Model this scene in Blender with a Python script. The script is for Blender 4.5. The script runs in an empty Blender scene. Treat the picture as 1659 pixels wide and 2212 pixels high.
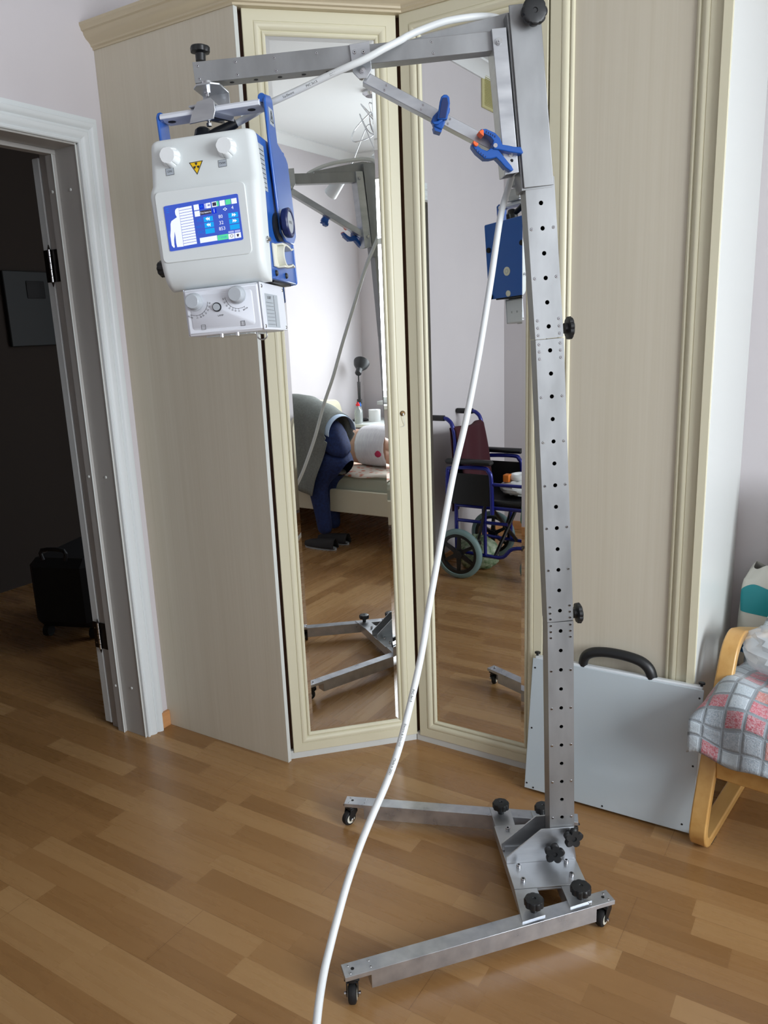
import bpy, bmesh, math, random
from mathutils import Matrix, Vector
random.seed(7)
R = math.radians
C = bpy.context.scene.collection
PI = math.pi

# ------------------------------------------------------------------ camera
cam_d = bpy.data.cameras.new('camera')
cam = bpy.data.objects.new('camera', cam_d); C.objects.link(cam)
cam_d.sensor_fit = 'VERTICAL'; cam_d.sensor_height = 36.0
cam_d.lens = 36.0 * 1685.3 / 2212.0
cam_d.clip_start = 0.02; cam_d.clip_end = 60
cam.matrix_world = Matrix(((0.8498, -0.0907, 0.5193, 0.0),
                           (0.5258, 0.2164, -0.8226, 0.0),
                           (-0.0378, 0.9721, 0.2316, 1.4661),
                           (0, 0, 0, 1)))
bpy.context.scene.camera = cam

# ------------------------------------------------------------------ world, light, exposure
sc = bpy.context.scene
sc.view_settings.view_transform = 'Standard'
sc.view_settings.look = 'None'
sc.view_settings.gamma = 1
sc.view_settings.use_curve_mapping = False
sc.view_settings.exposure = 0.0
w = bpy.data.worlds.new('overcast_sky'); sc.world = w; w.use_nodes = True
w.node_tree.nodes['Background'].inputs[0].default_value = (0.86, 0.92, 1.0, 1)
w.node_tree.nodes['Background'].inputs[1].default_value = 2.2

def area(name, loc, rot, sx, sy, power, col):
    d = bpy.data.lights.new(name, 'AREA'); d.shape = 'RECTANGLE'; d.size = sx; d.size_y = sy
    d.energy = power; d.color = col
    o = bpy.data.objects.new(name, d); C.objects.link(o); o.location = loc; o.rotation_euler = rot
    return o
# daylight of the big window in the east wall (X = 2.86)
sky_l = area('window_daylight', (3.06, 0.86, 1.76), (0, R(72), 0), 1.9, 1.9, 112, (0.90, 0.95, 1.0))
sky_l.data.spread = R(135)

# ------------------------------------------------------------------ helpers
def S(r, g, b):
    f = lambda c: (c/255/12.92) if c/255 <= 0.04045 else ((c/255+0.055)/1.055)**2.4
    return (f(r), f(g), f(b), 1)

def mat(name, col, rough=0.5, metal=0.0, spec=0.5, emit=None, es=1.0, alpha=None, trans=0, coat=0, sheen=0):
    m = bpy.data.materials.new(name); m.use_nodes = True
    p = m.node_tree.nodes['Principled BSDF']
    p.inputs['Base Color'].default_value = col
    p.inputs['Roughness'].default_value = rough
    p.inputs['Metallic'].default_value = metal
    p.inputs['Specular IOR Level'].default_value = spec
    if emit: p.inputs['Emission Color'].default_value = emit; p.inputs['Emission Strength'].default_value = es
    if alpha is not None: p.inputs['Alpha'].default_value = alpha
    if trans: p.inputs['Transmission Weight'].default_value = trans
    if coat: p.inputs['Coat Weight'].default_value = coat; p.inputs['Coat Roughness'].default_value = 0.1
    if sheen: p.inputs['Sheen Weight'].default_value = sheen
    return m

def nt(m): return m.node_tree.nodes, m.node_tree.links, m.node_tree.nodes['Principled BSDF']

def noisy(m, c1, c2, scale=(5, 5, 5), detail=4, bump=0.0, rough=None, bscale=None, coords='Object'):
    N, L, p = nt(m)
    tc = N.new('ShaderNodeTexCoord'); mp = N.new('ShaderNodeMapping'); mp.inputs['Scale'].default_value = scale
    L.new(tc.outputs[coords], mp.inputs[0])
    no = N.new('ShaderNodeTexNoise'); no.inputs['Scale'].default_value = 1; no.inputs['Detail'].default_value = detail
    L.new(mp.outputs[0], no.inputs['Vector'])
    cr = N.new('ShaderNodeValToRGB'); cr.color_ramp.elements[0].position = 0.3; cr.color_ramp.elements[1].position = 0.7
    cr.color_ramp.elements[0].color = c1; cr.color_ramp.elements[1].color = c2
    L.new(no.outputs[0], cr.inputs[0]); L.new(cr.outputs[0], p.inputs['Base Color'])
    if rough:
        mr = N.new('ShaderNodeMapRange'); mr.inputs['To Min'].default_value = rough[0]; mr.inputs['To Max'].default_value = rough[1]
        L.new(no.outputs[0], mr.inputs[0]); L.new(mr.outputs[0], p.inputs['Roughness'])
    if bump:
        b = N.new('ShaderNodeBump'); b.inputs['Strength'].default_value = bump; b.inputs['Distance'].default_value = 0.002
        if bscale:
            n2 = N.new('ShaderNodeTexNoise'); n2.inputs['Scale'].default_value = bscale; n2.inputs['Detail'].default_value = 3
            L.new(tc.outputs[coords], n2.inputs['Vector']); L.new(n2.outputs[0], b.inputs['Height'])
        else: L.new(no.outputs[0], b.inputs['Height'])
        L.new(b.outputs[0], p.inputs['Normal'])
    return m

class MB:
    def __init__(s): s.v = []; s.f = []; s.m = []; s.uv = None
    def add(s, vs, fs, M=None, mi=0):
        o = len(s.v)
        for q in vs:
            q = Vector(q)
            s.v.append(tuple(M @ q) if M else tuple(q))
        for f in fs: s.f.append(tuple(i+o for i in f)); s.m.append(mi)
        return s
    def box(s, x0, x1, y0, y1, z0, z1, M=None, mi=0):
        vs = [(x, y, z) for z in (z0, z1) for y in (y0, y1) for x in (x0, x1)]
        return s.add(vs, [(0,2,3,1),(4,5,7,6),(0,1,5,4),(1,3,7,5),(3,2,6,7),(2,0,4,6)], M, mi)
    def cbox(s, x0, x1, y0, y1, z0, z1, b, M=None, mi=0):
        """box with chamfered edges"""
        vs = []; 
        for sz, z in ((-1, z0), (1, z1)):
            for sy, y in ((-1, y0), (1, y1)):
                for sx, x in ((-1, x0), (1, x1)):
                    vs += [(x-sx*b, y-sy*b, z), (x-sx*b, y, z-sz*b), (x, y-sy*b, z-sz*b)]
        import itertools
        bm = bmesh.new()
        for q in vs: bm.verts.new(q)
        bmesh.ops.convex_hull(bm, input=bm.verts[:])
        bmesh.ops.dissolve_limit(bm, angle_limit=0.01, verts=bm.verts[:], edges=bm.edges[:])
        bm.verts.ensure_lookup_table(); bm.verts.index_update()
        V = [tuple(q.co) for q in bm.verts]; F = [tuple(q.index for q in f.verts) for f in bm.faces]; bm.free()
        return s.add(V, F, M, mi)
    def prism(s, poly, ax, a0, a1, M=None, mi=0):
        """extrude polygon (two coordinates) along axis 'x','y' or 'z'"""
        n = len(poly)
        def P(p, a): return {'x': (a, p[0], p[1]), 'y': (p[0], a, p[1]), 'z': (p[0], p[1], a)}[ax]
        vs = [P(p, a0) for p in poly] + [P(p, a1) for p in poly]
        fs = [tuple(range(n))[::-1], tuple(range(n, 2*n))] + [(i, (i+1) % n, n+(i+1) % n, n+i) for i in range(n)]
        return s.add(vs, fs, M, mi)
    def cyl(s, p0, p1, r0, r1=None, n=20, caps=True, M=None, mi=0, prof=None):
        r1 = r0 if r1 is None else r1
        p0 = Vector(p0); p1 = Vector(p1); d = (p1-p0)
        z = d.normalized(); x = z.orthogonal().normalized(); y = z.cross(x)
        prof = prof or [(0, r0), (1, r1)]
        vs = []; fs = []
        for t, r in prof:
            for i in range(n):
                a = 2*PI*i/n; vs.append(p0+d*t+(x*math.cos(a)+y*math.sin(a))*r)
        k = len(prof)
        for j in range(k-1):
            for i in range(n): fs.append((j*n+i, j*n+(i+1) % n, (j+1)*n+(i+1) % n, (j+1)*n+i))
        if caps: fs.append(tuple(range(n))[::-1]); fs.append(tuple((k-1)*n+i for i in range(n)))
        return s.add(vs, fs, M, mi)
    def lobed(s, p0, axis, prof, n=8, depth=0.1, seg=8, power=1.0, M=None, mi=0):
        """knob: profile [(height, radius, lobe weight)], n lobes"""
        p0 = Vector(p0); z = Vector(axis).normalized(); x = z.orthogonal().normalized(); y = z.cross(x)
        N = n*seg; vs = []; fs = []
        for h, r, wgt in prof:
            for i in range(N):
                a = 2*PI*i/N; c = abs(math.cos(n*a/2))**power
                rr = r*(1-depth*wgt*(1-c)); vs.append(p0+z*h+(x*math.cos(a)+y*math.sin(a))*rr)
        for j in range(len(prof)-1):
            for i in range(N): fs.append((j*N+i, j*N+(i+1) % N, (j+1)*N+(i+1) % N, (j+1)*N+i))
        fs.append(tuple(range(N))[::-1]); fs.append(tuple((len(prof)-1)*N+i for i in range(N)))
        return s.add(vs, fs, M, mi)
    def tube(s, pts, r, n=12, M=None, mi=0, caps=True, smooth=0, flat=1.0, up=None):
        pts = [Vector(p) for p in pts]
        rs = r if isinstance(r, (list, tuple)) else [r]*len(pts)
        if smooth:
            P = []; Q = []
            for i in range(len(pts)-1):
                a = pts[max(i-1, 0)]; b = pts[i]; c = pts[i+1]; d = pts[min(i+2, len(pts)-1)]
                for k in range(smooth):
                    t = k/smooth
                    P.append(0.5*((2*b)+(c-a)*t+(2*a-5*b+4*c-d)*t*t+(3*b-a-3*c+d)*t**3)); Q.append(rs[i]*(1-t)+rs[i+1]*t)
            P.append(pts[-1]); Q.append(rs[-1]); pts = P; rs = Q
        vs = []; fs = []; prev = None
        for i, p in enumerate(pts):
            t = (pts[min(i+1, len(pts)-1)]-pts[max(i-1, 0)]).normalized()
            if prev is None: x = (Vector(up) if up else t.orthogonal()); x = (x-t*x.dot(t)).normalized()
            else: x = (prev-t*prev.dot(t)).normalized()
            prev = x; y = t.cross(x)
            for k in range(n):
                a = 2*PI*k/n; vs.append(p+(x*math.cos(a)*flat+y*math.sin(a))*rs[i])
        for i in range(len(pts)-1):
            for k in range(n): fs.append((i*n+k, i*n+(k+1) % n, (i+1)*n+(k+1) % n, (i+1)*n+k))
        if caps: fs.append(tuple(range(n))[::-1]); fs.append(tuple((len(pts)-1)*n+k for k in range(n)))
        return s.add(vs, fs, M, mi)
    def band(s, pts, wvec, th, M=None, mi=0):
        """flat bent strip: centre line pts in a plane, width vector wvec, thickness th"""
        pts = [Vector(p) for p in pts]; wv = Vector(wvec); vs = []; fs = []
        for i, p in enumerate(pts):
            t = (pts[min(i+1, len(pts)-1)]-pts[max(i-1, 0)]).normalized(); nn = t.cross(wv).normalized()*th/2
            vs += [p-wv/2-nn, p+wv/2-nn, p+wv/2+nn, p-wv/2+nn]
        for i in range(len(pts)-1):
            for k in range(4): fs.append((i*4+k, i*4+(k+1) % 4, i*4+4+(k+1) % 4, i*4+4+k))
        fs.append((3, 2, 1, 0)); e = 4*(len(pts)-1); fs.append((e, e+1, e+2, e+3))
        return s.add(vs, fs, M, mi)
    def ball(s, c, r, M=None, mi=0, n=14, k=9):
        c = Vector(c); r = r if isinstance(r, (tuple, list)) else (r, r, r); vs = []; fs = []
        for j in range(k+1):
            th = PI*j/k
            for i in range(n):
                a = 2*PI*i/n; vs.append(c+Vector((r[0]*math.sin(th)*math.cos(a), r[1]*math.sin(th)*math.sin(a), r[2]*math.cos(th))))
        for j in range(k):
            for i in range(n): fs.append((j*n+i, (j+1)*n+i, (j+1)*n+(i+1) % n, j*n+(i+1) % n))
        return s.add(vs, fs, M, mi)
    def grid(s, fn, nu, nv, M=None, mi=0, uvfn=None):
        vs = [fn(i/nu, j/nv) for j in range(nv+1) for i in range(nu+1)]
        fs = [(j*(nu+1)+i, j*(nu+1)+i+1, (j+1)*(nu+1)+i+1, (j+1)*(nu+1)+i) for j in range(nv) for i in range(nu)]
        return s.add(vs, fs, M, mi)
    def text(s, body, size, M, mi=0, align='CENTER', ext=0.0):
        cu = bpy.data.curves.new('lettering', 'FONT'); cu.body = body; cu.size = size
        cu.align_x = align; cu.align_y = 'CENTER'; cu.extrude = ext; cu.resolution_u = 2
        ob = bpy.data.objects.new('lettering', cu); C.objects.link(ob)
        dg = bpy.context.evaluated_depsgraph_get()
        me = bpy.data.meshes.new_from_object(ob.evaluated_get(dg))
        s.add([v.co for v in me.vertices], [tuple(p.vertices) for p in me.polygons], M, mi)
        bpy.data.objects.remove(ob); bpy.data.curves.remove(cu); bpy.data.meshes.remove(me)
        return s
    def build(s, name, mats, parent=None, smooth=35, bevel=0, clean=True, wn=False, solid=0):
        me = bpy.data.meshes.new(name)
        me.from_pydata([tuple(v) for v in s.v], [], s.f)
        mats = mats if isinstance(mats, (list, tuple)) else [mats]
        for m in mats: me.materials.append(m)
        me.polygons.foreach_set('material_index', s.m)
        if clean:
            bm = bmesh.new(); bm.from_mesh(me)
            bmesh.ops.recalc_face_normals(bm, faces=bm.faces[:]); bm.to_mesh(me); bm.free()
        if smooth:
            me.polygons.foreach_set('use_smooth', [True]*len(me.polygons))
            me.set_sharp_from_angle(angle=R(smooth))
        me.update()
        o = bpy.data.objects.new(name, me); C.objects.link(o)
        if parent: o.parent = parent
        if bevel:
            b = o.modifiers.new('bevel', 'BEVEL'); b.width = bevel; b.segments = 2; b.limit_method = 'ANGLE'; b.angle_limit = R(40)
            b.harden_normals = False
        if solid:
            q = o.modifiers.new('thick', 'SOLIDIFY'); q.thickness = solid
        return o

def thing(name, label, cat, M=None, group=None):
    o = bpy.data.objects.new(name, None); C.objects.link(o); o.empty_display_size = 0.05
    if M: o.matrix_world = M
    o['label'] = label; o['category'] = cat
    if group: o['group'] = group
    return o
def tag(o, label, cat, group=None):
    o['label'] = label; o['category'] = cat
    if group: o['group'] = group
    return o
def struct(o): o['kind'] = 'structure'; return o
def dupe(o, parent=None, M=None):
    c = o.copy(); C.objects.link(c); c.parent = parent
    if M is not None: c.matrix_local = M
    for ch in o.children: dupe(ch, c)
    return c
T = Matrix.Translation
def RZ(a): return Matrix.Rotation(a, 4, 'Z')
def RX(a): return Matrix.Rotation(a, 4, 'X')
def RY(a): return Matrix.Rotation(a, 4, 'Y')
def arc(cx, cy, r, a0, a1, n=6): return [(cx+r*math.cos(R(a0+(a1-a0)*i/n)), cy+r*math.sin(R(a0+(a1-a0)*i/n))) for i in range(n+1)]
def rrect(x0, x1, y0, y1, r, n=4):
    return arc(x1-r, y1-r, r, 0, 90, n)+arc(x0+r, y1-r, r, 90, 180, n)+arc(x0+r, y0+r, r, 180, 270, n)+arc(x1-r, y0+r, r, 270, 360, n)

# ------------------------------------------------------------------ materials
m_wall = noisy(mat('painted_wall', S(206,200,203), 0.9), S(203,198,201), S(209,204,206), (1.5,1.5,1.5), bump=0.05, bscale=300)
m_ceil = mat('white_ceiling', S(226,228,228), 0.9)
m_white = mat('white_paint', S(216,221,222), 0.42)
m_whitew = mat('white_lacquer', S(215,219,216), 0.35)
m_jamb = mat('grey_jamb_paint', S(176,174,170), 0.5)
m_cream = mat('cream_lacquer', S(222,217,190), 0.36)
m_carc = mat('gap_shadow_carcass', S(104,72,54), 0.6)  # brown imitates the deep shadow in the gaps between the doors
def grain(name, c1, c2, rough=0.5):
    m = mat(name, c1, rough); N, L, p = nt(m)
    tc = N.new('ShaderNodeTexCoord'); mp = N.new('ShaderNodeMapping'); mp.inputs['Scale'].default_value = (28, 28, 0.55)
    n1 = N.new('ShaderNodeTexNoise'); n1.inputs['Scale'].default_value = 1.0; n1.inputs['Detail'].default_value = 6
    mp2 = N.new('ShaderNodeMapping'); mp2.inputs['Scale'].default_value = (160, 160, 2.0)
    n2 = N.new('ShaderNodeTexNoise'); n2.inputs['Scale'].default_value = 1.0; n2.inputs['Detail'].default_value = 3
    L.new(tc.outputs['Object'], mp.inputs[0]); L.new(mp.outputs[0], n1.inputs['Vector'])
    L.new(tc.outputs['Object'], mp2.inputs[0]); L.new(mp2.outputs[0], n2.inputs['Vector'])
    mx = N.new('ShaderNodeMix'); mx.data_type = 'FLOAT'; mx.inputs[0].default_value = 0.4
    L.new(n1.outputs[0], mx.inputs[2]); L.new(n2.outputs[0], mx.inputs[3])
    cr = N.new('ShaderNodeValToRGB'); cr.color_ramp.elements[0].position = 0.32; cr.color_ramp.elements[1].position = 0.66
    cr.color_ramp.elements[0].color = c1; cr.color_ramp.elements[1].color = c2
    L.new(mx.outputs[0], cr.inputs[0]); L.new(cr.outputs[0], p.inputs['Base Color'])
    return m
m_grain = grain('whitewashed_wood', S(206,198,178), S(214,207,189))
m_cornice = mat('cream_cornice', S(205,192,163), 0.5)
m_mirror = mat('mirror_glass', (0.86, 0.88, 0.87, 1), 0.0, 1.0)
m_alu = noisy(mat('brushed_aluminium', S(185,188,191), 0.34, 0.8), S(178,182,187), S(204,207,210), (9, 9, 40), 5, rough=(0.22, 0.46))
m_alu2 = noisy(mat('worn_aluminium', S(186,190,196), 0.32, 0.8), S(168,172,180), S(200,203,208), (24, 24, 24), 6, rough=(0.2, 0.42))
m_gal = noisy(mat('grey_coated_steel', S(150,152,153), 0.42, 0.6), S(140,142,143), S(164,166,168), (14, 14, 5), 6, rough=(0.32, 0.55))
m_steel = mat('polished_steel', S(200,202,205), 0.18, 1.0)
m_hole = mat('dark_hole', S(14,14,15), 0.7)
m_black = mat('black_plastic', S(26,28,30), 0.42)
m_rubber = mat('black_rubber', S(22,22,23), 0.75)
m_blue = mat('blue_powder_coat', S(34,92,178), 0.28, coat=0.4)
m_bluec = mat('blue_clamp_plastic', S(20,84,168), 0.42)
m_blued = mat('dark_blue_recess', S(12,38,92), 0.5)
m_orange = mat('orange_pad', S(238,106,52), 0.5)
m_shell = mat('white_shell_plastic', S(222,228,228), 0.42)
m_knobw = mat('white_knob_plastic', S(232,236,237), 0.4)
m_colw = mat('white_box_enamel', S(226,230,238), 0.35)
m_greyk = mat('grey_knob_plastic', S(178,184,190), 0.35)
m_label = mat('grey_label_film', S(172,180,188), 0.4)
m_ink = mat('black_print', S(40,42,46), 0.6)
m_yel = mat('warning_yellow', S(240,196,20), 0.5)
m_navy = mat('navy_handwheel', S(26,36,84), 0.4)
m_ivory = mat('ivory_plastic', S(222,222,208), 0.45)
m_cable = mat('white_cable_sheath', S(224,228,228), 0.42)
m_birch = noisy(mat('bent_birch', S(205,160,92), 0.38, coat=0.2), S(200,152,84), S(216,172,104), (30, 6, 30), 4)
m_panelw = mat('white_detector_plate', S(192,204,210), 0.16, coat=0.3)
m_panele = mat('white_plate_edge', S(222,228,232), 0.35)

# floor: laminate boards 0.197 wide along X, each of three strips
def floor_mat():
    m = mat('oak_strip_laminate', S(170,124,78), 0.3); N, L, p = nt(m)
    tc = N.new('ShaderNodeTexCoord'); sp = N.new('ShaderNodeSeparateXYZ'); L.new(tc.outputs['Object'], sp.inputs[0])
    def M(op, a, b=None, c=None):
        n = N.new('ShaderNodeMath'); n.operation = op
        for i, v in enumerate((a, b, c)):
            if v is None: continue
            if isinstance(v, (int, float)): n.inputs[i].default_value = v
            else: L.new(v, n.inputs[i])
        return n.outputs[0]
    X, Y = sp.outputs[0], sp.outputs[1]
    row = M('FLOOR', M('DIVIDE', M('ADD', Y, 10.03), 0.0657))
    wn = N.new('ShaderNodeTexWhiteNoise'); wn.noise_dimensions = '1D'; L.new(row, wn.inputs['W'])
    xo = M('ADD', X, M('MULTIPLY', wn.outputs['Value'], 3.7))
    xs = M('DIVIDE', xo, 0.42)
    col = M('FLOOR', xs)
    cv = N.new('ShaderNodeCombineXYZ'); L.new(col, cv.inputs[0]); L.new(row, cv.inputs[1])
    w2 = N.new('ShaderNodeTexWhiteNoise'); w2.noise_dimensions = '2D'; L.new(cv.outputs[0], w2.inputs['Vector'])
    mp = N.new('ShaderNodeMapping'); mp.inputs['Scale'].default_value = (4, 55, 1); L.new(tc.outputs['Object'], mp.inputs[0])
    ad = N.new('ShaderNodeVectorMath'); ad.operation = 'ADD'; L.new(mp.outputs[0], ad.inputs[0]); L.new(w2.outputs['Color'], ad.inputs[1])
    sc_ = N.new('ShaderNodeVectorMath'); sc_.operation = 'MULTIPLY_ADD'; L.new(w2.outputs['Color'], sc_.inputs[0]); sc_.inputs[1].default_value = (20, 20, 20); L.new(mp.outputs[0], sc_.inputs[2])
    no = N.new('ShaderNodeTexNoise'); no.inputs['Scale'].default_value = 1.0; no.inputs['Detail'].default_value = 5; L.new(sc_.outputs[0], no.inputs['Vector'])
    cr = N.new('ShaderNodeValToRGB'); e = cr.color_ramp.elements
    e[0].position = 0.05; e[0].color = S(134,97,57); e[1].position = 1.0; e[1].color = S(177,140,95)
    q = cr.color_ramp.elements.new(0.5); q.color = S(155,116,73)
    tone = M('ADD', M('MULTIPLY', w2.outputs['Value'], 0.72), M('MULTIPLY', no.outputs[0], 0.34))
    L.new(tone, cr.inputs[0])
    # thin dark seams between boards and strips
    def edge(v, w_): 
        f = M('FRACT', v); return M('LESS_THAN', M('MINIMUM', f, M('SUBTRACT', 1.0, f)), w_)
    board = edge(M('DIVIDE', M('ADD', Y, 10.03), 0.1971), 0.0028)
    strip = edge(M('DIVIDE', M('ADD', Y, 10.03), 0.0657), 0.006)
    bend = edge(M('DIVIDE', M('ADD', xo, 0), 0.42), 0.0015)
    brow = M('FLOOR', M('DIVIDE', M('ADD', Y, 10.03), 0.1971))
    w3 = N.new('ShaderNodeTexWhiteNoise'); w3.noise_dimensions = '1D'; L.new(brow, w3.inputs['W'])
    bjoint = edge(M('DIVIDE', M('ADD', X, M('MULTIPLY', w3.outputs['Value'], 1.29)), 1.29), 0.0006)
    seam = M('MAXIMUM', M('MULTIPLY', board, 0.45), M('MAXIMUM', M('MULTIPLY', M('MAXIMUM', strip, bend), 0.16), M('MULTIPLY', bjoint, 0.55)))
    mx = N.new('ShaderNodeMix'); mx.data_type = 'RGBA'; mx.inputs[7].default_value = S(84, 52, 26)
    L.new(seam, mx.inputs[0]); L.new(cr.outputs[0], mx.inputs[6]); L.new(mx.outputs[2], p.inputs['Base Color'])
    mr = N.new('ShaderNodeMapRange'); mr.inputs['To Min'].default_value = 0.2; mr.inputs['To Max'].default_value = 0.36
    L.new(no.outputs[0], mr.inputs[0]); L.new(mr.outputs[0], p.inputs['Roughness'])
    b = N.new('ShaderNodeBump'); b.inputs['Strength'].default_value = 0.12; b.inputs['Distance'].default_value = 0.001
    L.new(no.outputs[0], b.inputs['Height']); L.new(b.outputs[0], p.inputs['Normal'])
    return m
m_floor = floor_mat()

# ------------------------------------------------------------------ room shell
XW, XE, YS, YN, ZC = -2.205, 2.86, -0.68, 2.87, 2.985
struct(MB().box(-4.6, 3.0, -0.9, 4.6, -0.1, 0.0).build('floor', m_floor, smooth=0))
struct(MB().box(-4.6, 3.0, -0.9, 4.6, ZC, ZC+0.1).build('ceiling', m_ceil, smooth=0))
struct(MB().box(XW-0.15, XE+0.15, YN, YN+0.12, 0, ZC).build('wall_north', m_wall, smooth=0))
struct(MB().box(XW-0.15, XE+0.15, YS-0.12, YS, 0, ZC).build('wall_south', m_wall, smooth=0))
wy0, wy1, wz0, wz1 = -0.40, 1.75, 0.78, 2.70
struct(MB().box(XE, XE+0.15, YS, wy0, 0, ZC).box(XE, XE+0.15, wy1, YN, 0, ZC).box(XE, XE+0.15, wy0, wy1, 0, wz0).box(XE, XE+0.15, wy0, wy1, wz1, ZC).build('wall_east', m_wall, smooth=0))
dy0, dy1, dz1 = 0.905, 1.762, 2.062
struct(MB().box(XW-0.183, XW, YS, dy0, 0, ZC).box(XW-0.183, XW, dy1, YN, 0, ZC).box(XW-0.183, XW, dy0, dy1, dz1, ZC).build('wall_west', m_wall, smooth=0))
# coved cornice along the ceiling
def cove(pts, n_in, name):
    mb = MB()
    a, b = Vector(pts[0]), Vector(pts[1]); n = Vector(n_in)
    prof = [(0, -0.075), (0.012, -0.075), (0.016, -0.06), (0.03, -0.035), (0.055, -0.016), (0.07, -0.012), (0.07, 0), (0, 0)]
    vs = [tuple(p+n*o+Vector((0, 0, ZC+h))) for p in (a, b) for o, h in prof]; k = len(prof)
    mb.add(vs, [(i, (i+1) % k, k+(i+1) % k, k+i) for i in range(k)]+[tuple(range(k)), tuple(range(k, 2*k))[::-1]])
    return struct(mb.build(name, m_ceil))
cove([(XW, YS, 0), (XE, YS, 0)], (0, 1, 0), 'trim_1'); cove([(XW, YS, 0), (XW, 1.8, 0)], (1, 0, 0), 'trim_2'); cove([(XE, YS, 0), (XE, YN, 0)], (-1, 0, 0), 'trim_3')
# window in the east wall
win = struct(bpy.data.objects.new('window_1', None)); C.objects.link(win)
f = MB()
f.box(XE+0.03, XE+0.09, wy0, wy0+0.06, wz0, wz1).box(XE+0.03, XE+0.09, wy1-0.06, wy1, wz0, wz1)
f.box(XE+0.03, XE+0.09, wy0, wy1, wz0, wz0+0.06).box(XE+0.03, XE+0.09, wy0, wy1, wz1-0.06, wz1)
f.box(XE+0.03, XE+0.09, 0.64, 0.71, wz0, wz1).box(XE+0.035, XE+0.085, wy0, 0.64, 2.16, 2.21)
f.build('window_frame', m_whitew, win, bevel=0.004)
MB().box(XE-0.14, XE+0.03, wy0-0.05, wy1+0.05, wz0-0.035, wz0).build('window_sill', m_whitew, win, bevel=0.005)
# baseboards
m_base = noisy(mat('wood_baseboard', S(196,142,92), 0.45), S(190,136,86), S(204,150,100), (6, 6, 60))
struct(MB().box(XW, XW+0.014, 1.83, 1.872, 0, 0.062).box(XW, XW+0.014, YS, 0.80, 0, 0.062).build('baseboard_west', m_base, bevel=0.002))
struct(MB().box(XW, XE, YS, YS+0.014, 0, 0.062).build('baseboard_south', m_base, bevel=0.002))
struct(MB().box(-0.36, XE, YN-0.014, YN, 0, 0.062).build('baseboard_north', m_base, bevel=0.002))

# ------------------------------------------------------------------ door to the hall
door = struct(bpy.data.objects.new('door_1', None)); C.objects.link(door)
def casing(side):
    # moulded profile: (distance from opening, proud of wall)
    prof = [(0, 0), (0, 0.011), (0.003, 0.014), (0.007, 0.014), (0.010, 0.010), (0.013, 0.009), (0.018, 0.013), (0.026, 0.017), (0.034, 0.018), (0.040, 0.014), (0.044, 0.013), (0.048, 0.018), (0.056, 0.023), (0.063, 0.023), (0.066, 0.015), (0.071, 0.014), (0.073, 0.008), (0.082, 0.007), (0.082, 0)]
    mb = MB(); k = len(prof)
    path = [((dy1, 0), (1, 0)), ((dy1, dz1), (1, 1)), ((dy0, dz1), (-1, 1)), ((dy0, 0), (-1, 0))]
    x = XW if side > 0 else XW-0.183
    vs = []
    for (y, z), (oy, oz) in path:
        for d, h in prof: vs.append((x+side*h, y+oy*d, z+oz*d))
    fs = []
    for j in range(3):
        for i in range(k-1): fs.append((j*k+i, j*k+i+1, (j+1)*k+i+1, (j+1)*k+i))
    mb.add(vs, fs)
    return mb
casing(1).build('door_casing', m_white, door)
jm = MB()
jm.box(XW-0.183, XW+0.004, dy1-0.006, dy1, 0, dz1).box(XW-0.183, XW+0.004, dy0, dy0+0.006, 0, dz1).box(XW-0.183, XW+0.004, dy0, dy1, dz1-0.006, dz1)
jm.box(XW-0.135, XW-0.10, dy1-0.02, dy1-0.006, 0, dz1-0.02).box(XW-0.135, XW-0.10, dy0+0.006, dy0+0.02, 0, dz1).box(XW-0.135, XW-0.10, dy0, dy1, dz1-0.02, dz1-0.006)
jm.build('door_jamb', m_jamb, door, bevel=0.0015)
bd = MB().box(XW-0.101, XW-0.099, dy1-0.0215, dy1-0.0185, 0, dz1-0.02)
bd.box(XW+0.001, XW+0.0045, dy1-0.0085, dy1-0.005, 0, dz1); bd.build('jamb_seal_strip', m_whitew, door)
for zz in (1.93, 0.99, 0.19):
    for xx, yy in ((XW-0.045, dy1-0.006), (XW-0.118, dy1-0.020)):
        MB().lobed((xx, yy, zz), (0, -1, 0), [(0, .005, 0), (.0015, .005, 0), (.003, .003, 0)], n=4, seg=3).build('screw_cap', m_whitew, door)
# leaf folded back against the hall side
leaf = MB().cbox(XW-0.222, XW-0.186, dy1-0.008, dy1+0.80, 0.012, 2.045, 0.003)
for z0_, z1_ in ((0.18, 0.95), (1.1, 1.9)):
    leaf.box(XW-0.186, XW-0.180, dy1+0.10, dy1+0.68, z0_, z1_)
leaf = leaf.build('door_leaf', m_white, door)
m_hinge = mat('bronzed_hinge', S(48,42,38), 0.35, 0.8)
for zz in (1.705, 0.375):
    h = MB().box(XW-0.219, XW-0.186, dy1-0.0105, dy1-0.0082, zz-0.052, zz+0.052).box(XW-0.183, XW-0.150, dy1-0.0085, dy1-0.0062, zz-0.052, zz+0.052)
    h.cyl((XW-0.184, dy1-0.014, zz-0.052), (XW-0.184, dy1-0.014, zz+0.052), 0.0055, n=12, mi=1)
    for e in (-1, 1): h.cyl((XW-0.184, dy1-0.014, zz+e*0.052), (XW-0.184, dy1-0.014, zz+e*0.068), 0.0048, 0.001, n=10)
    for k in range(4): h.cyl((XW-0.184, dy1-0.014, zz-0.034+k*0.021), (XW-0.184, dy1-0.014, zz-0.032+k*0.021), 0.0062, n=12)
    for k, xx in enumerate((-0.207, -0.197, -0.207)): h.cyl((XW+xx, dy1-0.0103, zz-0.032+k*0.03), (XW+xx, dy1-0.0116, zz-0.032+k*0.03), 0.003, n=8, mi=1)
    h.build('hinge', [m_hinge, m_steel], door)
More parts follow.
